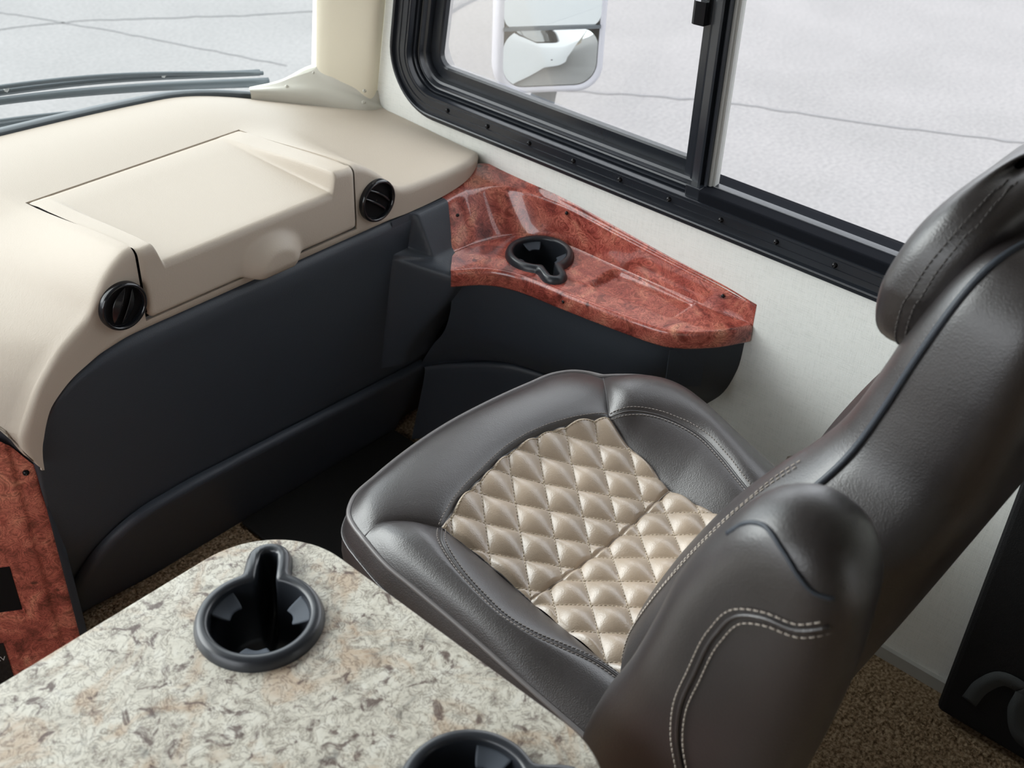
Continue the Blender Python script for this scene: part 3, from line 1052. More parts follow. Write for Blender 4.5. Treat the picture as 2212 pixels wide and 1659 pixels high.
for i in range(NC):
    f = np.array([*Fc[i], ZS]); b = np.array([*Bc[i], ZS]); t = Tc[i]; w = Wc[i]
    tg = Fc[min(i + 1, NC - 1)] - Fc[max(i - 1, 0)]
    tg = tg / np.linalg.norm(tg)
    no = np.array([tg[1], -tg[0], 0.0])          # outward from the tray
    if np.dot(no[:2], f[:2] - b[:2]) < 0: no = -no
    col = []
    col.append(f + no * -0.006 + np.array([0, 0, -0.031]))
    col.append(f + no * 0.004 + np.array([0, 0, -0.031]))
    col.append(f + no * 0.0055 + np.array([0, 0, -0.028]))
    col.append(f + no * 0.0055 + np.array([0, 0, -0.010]))
    for k in range(1, 5):
        a = PI / 2 * k / 4
        col.append(f + no * (0.0055 - 0.0065 * (1 - math.cos(a))) + np.array([0, 0, -0.010 + 0.0105 * math.sin(a)]))
    for s in rows_s:
        p = f + (b - f) * s
        d = in_tray(p[0], p[1])
        p[2] -= 0.0085 * (1 - sstep(-0.004, 0.003, d))
        col.append(p)
    # cove up to the back wall
    vb = t - b
    for k in range(1, 5):
        a = PI / 2 * k / 4
        col.append(b + vb * 0.05 * (1 - math.cos(a)) * 1.0 + (f - b) / (np.linalg.norm(f - b) + 1e-6) * 0.004 * (1 - math.sin(a)))
    for s in (0.3, 0.6, 0.88):
        col.append(b + vb * s)
    hw = w - t
    for k in range(0, 5):
        a = PI / 2 * k / 4
        col.append(b + vb * (0.93 + 0.07 * math.sin(a)) + np.array([hw[0], hw[1], 0]) / (np.linalg.norm(hw[:2]) + 1e-6) * 0.004 * (1 - math.cos(a)))
    col.append(t + hw * 0.6)
    col.append(w)
    PC.append(col)
nr_ = len(PC[0])
PC.append([np.array([1.4297, 0.7275, float(np.interp(i, [0, 3, 8, nr_ - 10, nr_ - 1], [0.467, 0.47, 0.492, 0.500, 0.535]))]) for i in range(nr_)])
PCT = [[PC[j][i] for j in range(NC + 1)] for i in range(nr_)]

# cup holder outline
def keyhole(off, R=0.052, hw=0.0155, L=0.0905, n=120):
    R, hw, L = R + off, hw + off, L + off
    c = L - hw
    out = []
    for k in range(n):
        th = 2 * PI * k / n
        ph = abs(((th - PI / 2 + PI) % (2 * PI)) - PI)
        rs = 0
        if ph < PI / 2:
            sp, cp = math.sin(ph), math.cos(ph)
            if sp > 1e-6 and hw / sp * cp <= c:
                rs = hw / sp
            else:
                dsc = hw * hw - (c * sp) ** 2
                rs = c * cp + math.sqrt(max(dsc, 0))
        kk = 0.010
        h = max(kk - abs(R - rs), 0) / kk
        r = max(R, rs) + h * h * kk * 0.25
        out.append((r * math.cos(th), r * math.sin(th)))
    return np.array(out)
def inside_keyhole(x, y, c, ang, off):
    dx, dy = x - c[0], y - c[1]
    ca, sa = math.cos(-ang), math.sin(-ang)
    lx, ly = dx * ca - dy * sa, dx * sa + dy * ca
    th = math.atan2(ly, lx) % (2 * PI)
    K = keyhole(off)
    k = int(round(th / (2 * PI) * 120)) % 120
    return math.hypot(lx, ly) < np.linalg.norm(K[k])
def cup_holder(parent, c, z, ang, depth=0.07):
    prof = [(0.0072, -0.001), (0.0070, 0.0025), (0.0045, 0.0085), (0.0020, 0.0108), (-0.0035, 0.0108), (-0.0058, 0.0092), (-0.0062, 0.006), (-0.0066, 0.0), (-0.0070, -0.012), (-0.0100, -depth + 0.006), (-0.016, -depth), (-0.035, -depth - 0.001)]
    ca, sa = math.cos(ang), math.sin(ang)
    P = []
    for off, dz in prof:
        K = keyhole(off) if off > -0.014 else keyhole(-0.013) * (1 + (off + 0.013) / 0.040)
        P.append([(c[0] + x * ca - y * sa, c[1] + x * sa + y * ca, z + dz) for x, y in K])
    P.append([(c[0], c[1], z - depth - 0.001)] * 120)
    cup = grid('cup_holder', P, 'cup', parent, close_c=True)
    for a0 in (20, 150, 270):
        th0, th1 = math.radians(a0 - 21), math.radians(a0 + 21)
        rows = []
        for i in range(9):
            s = i / 8
            row = []
            for j in range(13):
                q = -1 + 2 * j / 12
                th = (th0 + th1) / 2 + (th1 - th0) / 2 * q * (1 - 0.12 * s ** 4)
                r = 0.0462 - 0.0175 * s * (1 - 0.10 * q ** 6) - 0.003 * s * (abs(q) ** 2 - 0.5)
                lx, ly = r * math.cos(th), r * math.sin(th)
                row.append((c[0] + lx * ca - ly * sa, c[1] + lx * sa + ly * ca, z + 0.003 - 0.007 * s))
            rows.append(row)
        tb = grid('rubber_tab', rows, 'rubber', cup)
        apply_solid(tb, 0.0015)
    return cup
CUPS = ((1.3555, 1.108), math.atan2(-0.081, -0.0485) - PI / 2)
nrow = len(PCT)
def skip_cup(i, j):
    p = np.mean([PCT[i][j], PCT[i + 1][j], PCT[i][j + 1], PCT[i + 1][j + 1]], axis=0)
    return abs(p[2] - ZS) < 0.012 and inside_keyhole(p[0], p[1], CUPS[0], CUPS[1], -0.003)
tray_o = grid('wood_tray', PCT, 'burl', con, skip=skip_cup)
cup_holder(con, CUPS[0], ZS + 0.0005, CUPS[1])
for c_, n_ in (((1.2865, 1.2365, .553), (-.25, -.93, 0.1)), ((1.4205, 1.107, .557), (-1, 0, 0.1)), ((1.4235, .785, .5285), (-1, 0, 0.1)), ((1.2895, .999, .483), (-1, 0.1, 0)), ((1.4225, .7325, .488), (-.5, -.85, 0))):
    dome('screw', c_, n_, 0.0034, 'screw', con, h=0.7)
# black body under the tray
lev = {
    0.4700: [(1.226, 1.190), (1.268, 1.150), (1.290, 1.095), (1.300, 1.005), (1.309, .930), (1.322, .843), (1.340, .806), (1.382, .766), (1.4298, .736)],
    0.4000: [(1.238, 1.205), (1.274, 1.165), (1.296, 1.11), (1.308, 1.02), (1.316, .945), (1.328, .86), (1.350, .815), (1.388, .776), (1.4298, .742)],
    0.3300: [(1.258, 1.24), (1.288, 1.195), (1.306, 1.14), (1.322, 1.06), (1.332, .99), (1.345, .905), (1.368, .855), (1.40, .81), (1.4298, .772)],
    0.2700: [(1.272, 1.285), (1.302, 1.245), (1.325, 1.20), (1.345, 1.13), (1.36, 1.07), (1.375, 1.0), (1.392, .95), (1.41, .90), (1.4298, .85)],
    0.2050: [(1.278, 1.322), (1.315, 1.302), (1.347, 1.274), (1.378, 1.245), (1.402, 1.212), (1.412, 1.18), (1.42, 1.15), (1.425, 1.12), (1.4298, 1.09)],
    0.1900: [(1.278, 1.312), (1.31, 1.290), (1.341, 1.262), (1.370, 1.233), (1.395, 1.200), (1.406, 1.17), (1.415, 1.14), (1.422, 1.11), (1.4298, 1.08)],
    0.0: [(1.285, 1.36), (1.318, 1.335), (1.350, 1.300), (1.378, 1.27), (1.402, 1.235), (1.413, 1.20), (1.42, 1.17), (1.426, 1.14), (1.4298, 1.10)]}
Pb = []
for z, pts in lev.items():
    cc = cr_param(pts, 60)
    Pb.append([(x, y, z) for x, y in cc])
PbT = cr_param(np.array(Pb).reshape(len(Pb), -1), 40).reshape(40, 60, 3)
PbT[:, :, 2] = np.clip(PbT[:, :, 2], 0, 0.47)
grid('console_body', [list(map(tuple, r)) for r in PbT], 'black_plastic', con)
# flush socket plate on the rear face of the body
def on_body(s, k):
    cc = PbT[int(k), int(s)]
    return cc
pl_c = (on_body(46, 7) + np.array([-0.0, 0, 0]))
fdir = Vector((-0.66, -0.75, 0.0))
side = Vector((0.75, -0.66, 0.0))
def plate(name, cen, w, h, th, material, parent, **kw):
    c = Vector(cen)
    V = []
    for d in (0, th):
        for sx, sz in ((-1, -1), (1, -1), (1, 1), (-1, 1)):
            V.append(c + side * sx * w / 2 + Vector((0, 0, sz * h / 2)) + fdir * d)
    F = [(0, 3, 2, 1), (4, 5, 6, 7), (0, 1, 5, 4), (1, 2, 6, 5), (2, 3, 7, 6), (3, 0, 4, 7)]
    return mesh(name, V, F, material, parent, smooth=False, **kw)
pc = Vector((1.360, 0.797, 0.418))
sp = plate('socket_plate', pc, 0.060, 0.074, 0.004, 'black_plastic', con)
for dx in (-0.009, 0.009):
    plate('socket_slot', pc + side * dx + Vector((0, 0, -0.016)) + fdir * 0.004, 0.0025, 0.008, 0.0008, 'rubber', sp)

# ------------------------------------------------------------------ centre fascia (left edge)
fas = thing('centre_fascia', 'dark red burl wood centre console fascia with black insets at left edge', 'console', (0.35, 1.35, 0.0))
FT = math.radians(35)
def fp(u_, z, d=0.0):
    # u runs left and forward from the corner of the black panel, d comes out towards the cabin
    return (0.513 - math.cos(FT) * u_ - math.sin(FT) * d, 1.302 + 0.10 * max(0.0, 0.30 - z) * 0.0 + math.sin(FT) * u_ - math.cos(FT) * d, z)
Pbk_ = []
for z in (0.0, 0.2, 0.40, 0.43, 0.495):
    Pbk_.append([fp(u_, z - (0.02 if u_ < 0.01 and z > 0.4 else 0), d) for u_, d in ((-0.006, -0.03), (-0.003, -0.004), (0.004, -0.001), (0.02, -0.001), (0.2, -0.001), (0.42, -0.001))])
grid('fascia_backing', Pbk_, 'black_plastic', fas)
Pfz = []
for k in range(40):
    s = k / 39
    row = []
    for u_, d in ((-0.004, -0.02), (0.0, -0.002), (0.003, 0.001), (0.012, 0.002), (0.022, 0.002), (0.0255, 0.0035), (0.028, 0.0065), (0.031, 0.008), (0.036, 0.0085), (0.05, 0.0085), (0.09, 0.0085), (0.2, 0.0085), (0.4, 0.0085)):
        zt = float(np.interp(u_, [0, 0.006, 0.033, 0.08, 0.4], [0.42, 0.432, 0.476, 0.50, 0.52]))
        row.append(fp(u_, zt * s, d))
    Pfz.append(row)
grid('wood_fascia', Pfz, 'burl', fas)
def fas_plate(name, u0_, u1_, z0, z1, d0, d1, material, parent):
    V = [fp(u_, z, d) for d in (d0, d1) for u_, z in ((u0_, z0), (u1_, z0), (u1_, z1), (u0_, z1))]
    return mesh(name, V, [(0, 3, 2, 1), (4, 5, 6, 7), (0, 1, 5, 4), (1, 2, 6, 5), (2, 3, 7, 6), (3, 0, 4, 7)], material, parent, smooth=False)
fas_plate('black_inset', 0.067, 0.30, 0.160, 0.248, 0.004, 0.0098, 'black_hole', fas)
fas_plate('inset_trim', 0.0635, 0.30, 0.154, 0.160, 0.004, 0.0115, 'burl', fas)
lo_in = fas_plate('black_inset', 0.107, 0.30, 0.0, 0.094, 0.004, 0.0098, 'black_gloss', fas)
cu = bpy.data.curves.new('lettering', 'FONT')
cu.body = 'AV'
cu.size = 0.013
tmp = bpy.data.objects.new('tmp_text', cu)
COL.objects.link(tmp)
dg = bpy.context.evaluated_depsgraph_get()
me = bpy.data.meshes.new_from_object(tmp.evaluated_get(dg))
bpy.data.objects.remove(tmp)
V = [fp(0.1265 - v.co.x, 0.058 + v.co.y, 0.0103) for v in me.vertices]
mesh('lettering', V, [tuple(p.vertices) for p in me.polygons], 'print', lo_in, smooth=False)
dome('screw', fp(0.013, 0.412, 0.0025), (-math.sin(FT), -math.cos(FT), 0), 0.0048, 'screw', fas, h=0.8)

# ------------------------------------------------------------------ windshield pillar with base trim
pil = thing('windshield_pillar', 'beige windshield corner pillar rising from the dash beside the window', 'pillar', (1.39, 1.64, 0.6))
pxy = cr_param([(1.4295, 1.588), (1.418, 1.585), (1.410, 1.587), (1.400, 1.598), (1.385, 1.622), (1.370, 1.648), (1.362, 1.664), (1.358, 1.680), (1.362, 1.70), (1.375, 1.71)], 40)
Pp = []
for k in range(12):
    z = 0.58 + 1.42 * k / 11
    Pp.append([(x - 0.035 * (z - 0.64) * (1 if x < 1.425 else 0) * min(1, (1.4295 - x) / 0.07), y - 0.168 * (z - 0.634), z) for x, y in pxy])
grid('pillar_cover', Pp, 'pillar', pil)
# cream collar
lowc = cr_param([(1.238, 1.724, .640), (1.285, 1.690, .632), (1.335, 1.648, .622), (1.372, 1.608, .612), (1.398, 1.582, .606), (1.4295, 1.572, .598)], 50)
midc = cr_param([(1.240, 1.729, .644), (1.292, 1.700, .643), (1.345, 1.662, .644), (1.380, 1.622, .634), (1.408, 1.590, .618), (1.4295, 1.580, .606)], 50)
topc = cr_param([(1.243, 1.735, .645), (1.298, 1.712, .651), (1.348, 1.688, .672), (1.364, 1.656, .678), (1.398, 1.600, .652), (1.4295, 1.586, .634)], 50)
Pcol = []
for i in range(50):
    a, b, c = lowc[i], midc[i], topc[i]
    col = [a + np.array([0, 0, -0.012]), a, a + (b - a) * 0.35 + np.array([-0.002, -0.002, 0.005]), a + (b - a) * 0.75 + np.array([-.001, -.001, 0.005]), b + np.array([0, 0, 0.003])]
    for s in (0.35, 0.7, 0.92):
        col.append(b + (c - b) * s + np.array([0, 0, 0.002 * (1 - s)]))
    col.append(c)
    col.append(c + np.array([0.006, 0.006, 0.001]))
    Pcol.append(col)
grid('base_collar', [[tuple(Pcol[j][i]) for j in range(50)] for i in range(len(Pcol[0]))], 'cream', pil)
for c_, n_ in (((1.352, 1.678, .664), (-.5, -.7, .5)), ((1.300, 1.695, .6465), (-.2, -.5, .9)), ((1.403, 1.594, .640), (-.6, -.7, .5)), ((1.396, 1.590, .620), (-.6, -.7, .7))):
    dome('screw', c_, n_, 0.0038, 'cream', pil, h=0.8)

# ------------------------------------------------------------------ door mirror outside
mir = thing('door_mirror', 'white housed door mirror with split glass outside the side window', 'mirror', (2.15, 1.77, 0.3))
P0 = Vector((2.152, 1.760, 0.550))
Wd = Vector((0.80, -0.60, 0)).normalized()
Nd = Vector((-0.60, -0.80, 0)).normalized()
def mp(u_, w_, d_=0.0):
    return P0 + Wd * u_ + Vector((0, 0, w_)) + Nd * d_
def rrect(hw, z0, z1, r, n=8):
    pts = []
    for cx, cz, a0 in ((hw - r, z0 + r, -PI / 2), (hw - r, z1 - r, 0), (-hw + r, z1 - r, PI / 2), (-hw + r, z0 + r, PI)):
        for k in range(n + 1):
            a = a0 + PI / 2 * k / n
            pts.append((cx + r * math.cos(a), cz + r * math.sin(a)))
    return pts
Pm = []
for d, sc in ((0.004, -0.004), (0.008, 0.002), (0.006, 0.010), (-0.02, 0.016), (-0.06, 0.012), (-0.10, -0.012), (-0.12, -0.045)):
    Pm.append([tuple(mp(x, z, d)) for x, z in rrect(0.122 + sc, -0.150 - sc, 0.30 + sc, 0.055 + sc * 0.5)])
Pm.append([tuple(mp(0, 0.07, -0.125))] * len(Pm[0]))
grid('mirror_housing', Pm, 'mirror_shell', mir, close_c=True)
lp = rrect(0.119, 0.0, 0.298, 0.03)
mesh('upper_glass', [tuple(mp(x, z, 0.005)) for x, z in lp], [tuple(range(len(lp)))], 'mirror', mir, smooth=False)
Pv = []
for s in np.linspace(1, 0.02, 10):
    lp = rrect(0.119, -0.146, -0.004, 0.052)
    Pv.append([tuple(mp(x * s, -0.075 + (z + 0.075) * s, 0.002 + 0.014 * (1 - s * s))) for x, z in lp])
grid('lower_glass', Pv, 'mirror', mir, close_c=True)
Vd, Fd = [], []
for d in (0.003, 0.010):
    for u_, w_ in ((-0.119, -0.004), (0.119, -0.004), (0.119, 0.004), (-0.119, 0.004)):
        Vd.append(tuple(mp(u_, w_, d)))
mesh('glass_divider', Vd, [(0, 3, 2, 1), (4, 5, 6, 7), (0, 1, 5, 4), (1, 2, 6, 5), (2, 3, 7, 6), (3, 0, 4, 7)], 'wiper', mir, smooth=False)
tube('mirror_arm', cr_spline([tuple(mp(0.0, -0.10, -0.05)), tuple(mp(0.0, -0.19, -0.05)), tuple(mp(-0.02, -0.25, -0.04)), (1.95, 1.95, 0.25), (1.6, 1.9, 0.23)], 30), 0.032, 'rubber', mir, segs=14)

# ------------------------------------------------------------------ table
tab = thing('side_table', 'granite patterned laminate side table with two black cup holders in foreground', 'table', (0.25, 0.5, 0.0))
TX0, TX1, TY0, TY1, TR = -0.55, 0.5235, 0.279, 0.750, 0.092
def table_loop(ins=0.0):
    pts = []
    x0, x1, y0, y1, r = TX0 + ins, TX1 - ins, TY0 + ins, TY1 - ins, TR - ins
    for cx, cy, a0 in ((x1 - r, y0 + r, -PI / 2), (x1 - r, y1 - r, 0), (x0 + r, y1 - r, PI / 2), (x0 + r, y0 + r, PI)):
        for k in range(17):
            a = a0 + PI / 2 * k / 16
            pts.append((cx + r * math.cos(a), cy + r * math.sin(a)))
    return pts
CUP1 = ((0.4165, 0.6465), -PI / 4)
CUP2 = ((0.4165, 0.3820), -3 * PI / 4)
def table_top():
    bm = bmesh.new()
    ZT = 0.671
    outer = [bm.verts.new((x, y, ZT)) for x, y in table_loop(0.002)]
    edges = [bm.edges.new((outer[k], outer[(k + 1) % len(outer)])) for k in range(len(outer))]
    for c, a in (CUP1, CUP2):
        K = keyhole(-0.002)
        ca, sa = math.cos(a), math.sin(a)
        vs = [bm.verts.new((c[0] + x * ca - y * sa, c[1] + x * sa + y * ca, ZT)) for x, y in K[::2]]
        edges += [bm.edges.new((vs[k], vs[(k + 1) % len(vs)])) for k in range(len(vs))]
    bmesh.ops.triangle_fill(bm, use_beauty=True, use_dissolve=False, edges=edges)
    bm.normal_update()
    for f in bm.faces:
        if f.normal.z < 0:
            f.normal_flip()
    bm.verts.index_update()
    V = [tuple(v.co) for v in bm.verts]
    F = [tuple(v.index for v in f.verts) for f in bm.faces]
    bm.free()
    return V, F
V, F = table_top()
mesh('table_top', V, F, 'granite', tab, smooth=False)
mesh('table_underside', [(x, y, 0.636) for x, y, z in V], [f[::-1] for f in F], 'granite', tab, smooth=False)
Pe = []
for ins, z in ((0.002, 0.671), (0.0006, 0.6704), (0.0, 0.669), (0.0, 0.640), (0.002, 0.636)):
    Pe.append([(x, y, z) for x, y in table_loop(min(ins, 0.09))])
grid('table_edge', Pe, 'granite', tab, close_c=True)
cup_holder(tab, CUP1[0], 0.671, CUP1[1])
cup_holder(tab, CUP2[0], 0.671, CUP2[1])
box('pedestal', (-0.20, 0.22, 0.40, 0.63, 0.0, 0.6355), 'burl', tab, bevel=0.004)

# ------------------------------------------------------------------ passenger seat
seat = thing('captain_seat', 'dark brown leather captain seat with beige diamond quilted cushion', 'seat', (0.95, 0.6, 0.0))
RIMF = cr_spline([(0.690, 0.821, 0.478), (0.693, 0.840, 0.481), (0.701, 0.860, 0.483), (0.721, 0.876, 0.485), (0.775, 0.888, 0.487), (0.839, 0.896, 0.488), (0.914, 0.899, 0.488), (1.003, 0.893, 0.487), (1.073, 0.883, 0.486), (1.119, 0.874, 0.485), (1.148, 0.858, 0.483), (1.161, 0.844, 0.481), (1.172, 0.823, 0.479)], 90)
RIMF = RIMF + np.sin(np.linspace(0, PI, 90))[:, None] ** 0.6 * np.array([0.011, 0.0100, -0.012])
RIMR = cr_spline([(1.172, 0.823, 0.479), (1.190, 0.811, 0.477), (1.221, 0.782, 0.474), (1.241, 0.750, 0.470), (1.245, 0.725, 0.467), (1.241, 0.692, 0.463), (1.230, 0.647, 0.458), (1.204, 0.538, 0.445), (1.185, 0.43, 0.432), (1.172, 0.36, 0.424)], 70)
RIML = cr_spline([(0.690, 0.821, 0.478), (0.682, 0.769, 0.472), (0.682, 0.724, 0.467), (0.682, 0.650, 0.458), (0.679, 0.542, 0.445), (0.677, 0.442, 0.433), (0.676, 0.36, 0.424)], 70)
QFl = cr_spline([(0.769, 0.762, 0.479), (0.816, 0.779, 0.482), (0.876, 0.791, 0.483), (0.942, 0.799, 0.484), (1.001, 0.793, 0.483), (1.051, 0.778, 0.481), (1.099, 0.755, 0.479)], 90)
DIVL = cr_spline([RIMF[0], (0.709, 0.818, 0.488), (0.743, 0.797, 0.486), QFl[0]], 24)
DIVR = cr_spline([RIMF[-1], (1.135, 0.789, 0.485), QFl[-1]], 24)
QL = cr_spline([QFl[0], (0.781, 0.709, 0.458), (0.784, 0.625, 0.437)], 50)
QR = cr_spline([QFl[-1], (1.092, 0.726, 0.462), (1.088, 0.692, 0.453), (1.080, 0.652, 0.443), (1.072, 0.624, 0.437)], 50)
CR = cr_spline([QL[-1], (0.949, 0.619, 0.434), QR[-1]], 90)
QL2 = cr_spline([QL[-1], (0.774, 0.55, 0.441), (0.765, 0.47, 0.440), (0.758, 0.38, 0.440)], 50)
QR2 = cr_spline([QR[-1], (1.071, 0.552, 0.442), (1.080, 0.47, 0.440), (1.085, 0.38, 0.440)], 50)
CR2 = np.linspace(QL2[-1], QR2[-1], 90)
DSL = cr_spline([QFl[0], (0.745, 0.738, 0.490), (0.730, 0.703, 0.488), (0.719, 0.648, 0.481), (0.716, 0.602, 0.475), (0.722, 0.568, 0.471), (0.735, 0.532, 0.466), (0.748, 0.50, 0.459), (0.755, 0.44, 0.448), (0.758, 0.38, 0.440)], 70)
DSR = cr_spline([QFl[-1], (1.116, 0.738, 0.489), (1.138, 0.712, 0.488), (1.152, 0.677, 0.484), (1.155, 0.635, 0.479), (1.142, 0.592, 0.474), (1.122, 0.544, 0.468), (1.105, 0.49, 0.457), (1.095, 0.44, 0.448), (1.085, 0.38, 0.440)], 70)

def resample(c, n):
    d = np.concatenate([[0], np.cumsum(np.linalg.norm(np.diff(c, axis=0), axis=1))])
    t = np.linspace(0, d[-1], n)
    return np.array([[np.interp(x, d, c[:, k]) for k in range(3)] for x in t])

def coons(c0, c1, d0, d1, nu, nv):
    """c0,c1 along u (v=0 / v=1); d0,d1 along v (u=0 / u=1)"""
    c0, c1, d0, d1 = resample(c0, nu), resample(c1, nu), resample(d0, nv), resample(d1, nv)
    P = np.zeros((nv, nu, 3))
    for j in range(nv):
        v = j / (nv - 1)
        for i in range(nu):
            u_ = i / (nu - 1)
            P[j, i] = ((1 - v) * c0[i] + v * c1[i] + (1 - u_) * d0[j] + u_ * d1[j]
                       - ((1 - u_) * (1 - v) * c0[0] + u_ * (1 - v) * c0[-1] + (1 - u_) * v * c1[0] + u_ * v * c1[-1]))
    return P

def puff(P, amp, pu=4.0, pv=2.2, seam=0.004, skew=0.0):
    nv, nu = P.shape[:2]
    for j in range(nv):
        v = j / (nv - 1)
        for i in range(nu):
            u_ = i / (nu - 1)
            eu = 1 - abs(2 * u_ - 1) ** pu
            vv = v ** (1.0 - skew) if skew else v
            ev = 1 - abs(2 * vv - 1) ** pv
            P[j, i, 2] += amp * (max(eu, 0) ** 0.6) * max(ev, 0) ** 0.8
            e = min(u_, 1 - u_) * nu * 0.5
            w = min(v, 1 - v) * nv * 0.5
    return P

def sheet(name, P, material, parent, **kw):
    o = grid(name, [list(map(tuple, r)) for r in P], material, parent, **kw)
    me = o.data
    # face orientation: up
    s = sum(p.normal.z * p.area for p in me.polygons)
    if s < 0:
        me.flip_normals()
    return o

cush = mesh('seat_cushion', *box_data(0.70, 1.16, 0.37, 0.84, 0.33, 0.40), 'leather', seat, smooth=False)
A = puff(coons(QFl, RIMF, DIVL[::-1], DIVR[::-1], 100, 40), 0.015, 6.0, 2.2, skew=0.42)
sheet('front_roll', A, 'leather', cush)
Bl = puff(coons(RIML, DSL, DIVL, np.linspace(RIML[-1], DSL[-1], 10), 70, 32), 0.013, 7.0, 2.2)
sheet('side_bolster', Bl, 'leather', cush)
Br = puff(coons(RIMR, DSR, DIVR, np.linspace(RIMR[-1], DSR[-1], 10), 70, 32), 0.021, 7.0, 2.2)
sheet('side_bolster', Br, 'leather', cush)
QLall = np.vstack([QL, QL2[1:]]); QRall = np.vstack([QR, QR2[1:]])
Cl = puff(coons(DSL, QLall, np.repeat(QFl[:1], 5, 0) + np.linspace(0, 1e-5, 5)[:, None], np.repeat(QL2[-1:], 5, 0) + np.linspace(0, 1e-5, 5)[:, None], 70, 18), 0.007, 3, 2.0)
sheet('thigh_panel', Cl, 'leather', cush)
Cr_ = puff(coons(DSR, QRall, np.repeat(QFl[-1:], 5, 0) + np.linspace(0, 1e-5, 5)[:, None], np.repeat(QR2[-1:], 5, 0) + np.linspace(0, 1e-5, 5)[:, None], 70, 18), 0.007, 3, 2.0)
sheet('thigh_panel', Cr_, 'leather', cush)

# quilted centre: diamond lattice, spacing .058 across and .034 fore-aft
LX, LY = 0.0289, 0.0340
O1 = np.array([0.882, 0.739]); O2 = np.array([0.856, 0.600])
def lat(x, y, o):
    dx, dy = (x - o[0]) / LX, (y - o[1]) / LY
    return (dx - dy) / 2, (dx + dy) / 2
def pillow(x, y, o):
    a, b = lat(x, y, o)
    pa, pb = abs(math.sin(PI * a)), abs(math.sin(PI * b))
    return (pa * pb) ** 0.72
def quilt(P, o, amp, name):
    nv, nu = P.shape[:2]
    for j in range(nv):
        for i in range(nu):
            x, y, z = P[j, i]
            e = min(i, nu - 1 - i) / (nu - 1) * 2
            g = min(j, nv - 1 - j) / (nv - 1) * 2
            edge = min(1, e / 0.04) * min(1, g / 0.035)
            P[j, i, 2] = z + amp * pillow(x, y, o) * (0.45 + 0.55 * edge) - 0.001 + 0.002 * edge
    sheet(name, P, 'quilt', cush)
    return P
D1 = coons(QFl, CR, QL, QR, 190, 120)
D1 = quilt(D1, O1, 0.0098, 'quilted_panel')
D2 = coons(CR, CR2, QL2, QR2, 170, 140)
D2 = quilt(D2, O2, 0.0098, 'quilted_panel')

# quilting stitches
def surf_lookup(P):
    pts = P.reshape(-1, 3)
    return pts
def quilt_stitch(P, o, name):
    nv, nu = P.shape[:2]
    poly = np.vstack([P[0, :, :2], P[1:, -1, :2], P[-1, ::-1, :2], P[::-1, 0, :2]])
    pts = P.reshape(-1, 3)
    def inside(x, y):
        c = False
        n = len(poly)
        xj, yj = poly[-1]
        for xi, yi in poly:
            if (yi > y) != (yj > y) and x < (xj - xi) * (y - yi) / (yj - yi + 1e-15) + xi:
                c = not c
            xj, yj = xi, yi
        return c
    V, F = [], []
    mn, mx = poly.min(0), poly.max(0)
    st = 0.0052
    for fam in (0, 1):
        for k in range(-14, 15):
            # line a = k (or b = k), run along the other coordinate
            s = -14.0
            du = st / math.hypot(LX, LY)
            while s < 14:
                seg = []
                for q in (s, s + du * 0.66):
                    a, b = (k, q) if fam == 0 else (q, k)
                    x = o[0] + (a + b) * LX
                    y = o[1] + (b - a) * LY
                    seg.append((x, y))
                s += du
                (xa, ya), (xb, yb) = seg
                if not (mn[0] < xa < mx[0] and mn[1] < ya < mx[1]):
                    continue
                if not (inside(xa, ya) and inside(xb, yb)):
                    continue
                ia = np.argmin((pts[:, 0] - xa) ** 2 + (pts[:, 1] - ya) ** 2)
                ib = np.argmin((pts[:, 0] - xb) ** 2 + (pts[:, 1] - yb) ** 2)
                pa = np.array([xa, ya, pts[ia, 2] + 0.0004]); pb = np.array([xb, yb, pts[ib, 2] + 0.0004])
                v, f = tube_data([pa, pb], 0.00065, 4)
                off = len(V)
                V += v
                F += [tuple(off + w for w in ff) for ff in f]
    mesh(name, V, F, 'thread_beige', cush)
quilt_stitch(D1, O1, 'quilt_stitching')
quilt_stitch(D2, O2, 'quilt_stitching')

# seams
def offs(c, d):
    c = np.array(c)
    out = c.copy()
    for i in range(len(c)):
        t = c[min(i + 1, len(c) - 1)] - c[max(i - 1, 0)]
        n_ = np.array([-t[1], t[0], 0]); n_ /= np.linalg.norm(n_) + 1e-9
        out[i] = c[i] + n_ * d
    return out
def on_surface(c, Ps, lift=0.0):
    pts = np.vstack([p.reshape(-1, 3) for p in Ps])
    out = np.array(c).copy()
    for i in range(len(out)):
        d2 = (pts[:, 0] - out[i, 0]) ** 2 + (pts[:, 1] - out[i, 1]) ** 2
        ix = np.argpartition(d2, 4)[:4]
        w = 1 / (d2[ix] + 1e-8)
        out[i, 2] = (pts[ix, 2] * w).sum() / w.sum() + lift
    return out
SURF = [A, Bl, Br, Cl, Cr_, D1, D2]
tube('seam', on_surface(DIVL, SURF, -0.0005), 0.0012, 'leather', cush, segs=6)
tube('seam', on_surface(DIVR, SURF, -0.0005), 0.0012, 'leather', cush, segs=6)
tube('seam', on_surface(QFl, SURF, 0.0), 0.0013, 'leather', cush, segs=6)
for c in (DSL, DSR):
    tube('seam', on_surface(c, SURF, 0.0003), 0.0016, 'leather', cush, segs=6)
    for d in (-0.0050, 0.0050):
        stitches('stitching', on_surface(offs(c, d), SURF, 0.0002), 'thread_dark', cush, spacing=0.0052, length=0.0036)
for d in (0.005, -0.0045):
    stitches('stitching', on_surface(offs(QFl, d), SURF, 0.0002), 'thread_dark' if d > 0 else 'thread_beige', cush, spacing=0.0052, length=0.0036)
tube('seam', on_surface(QL, SURF), 0.0011, 'leather', cush, segs=6)
tube('seam', on_surface(QR, SURF), 0.0011, 'leather', cush, segs=6)
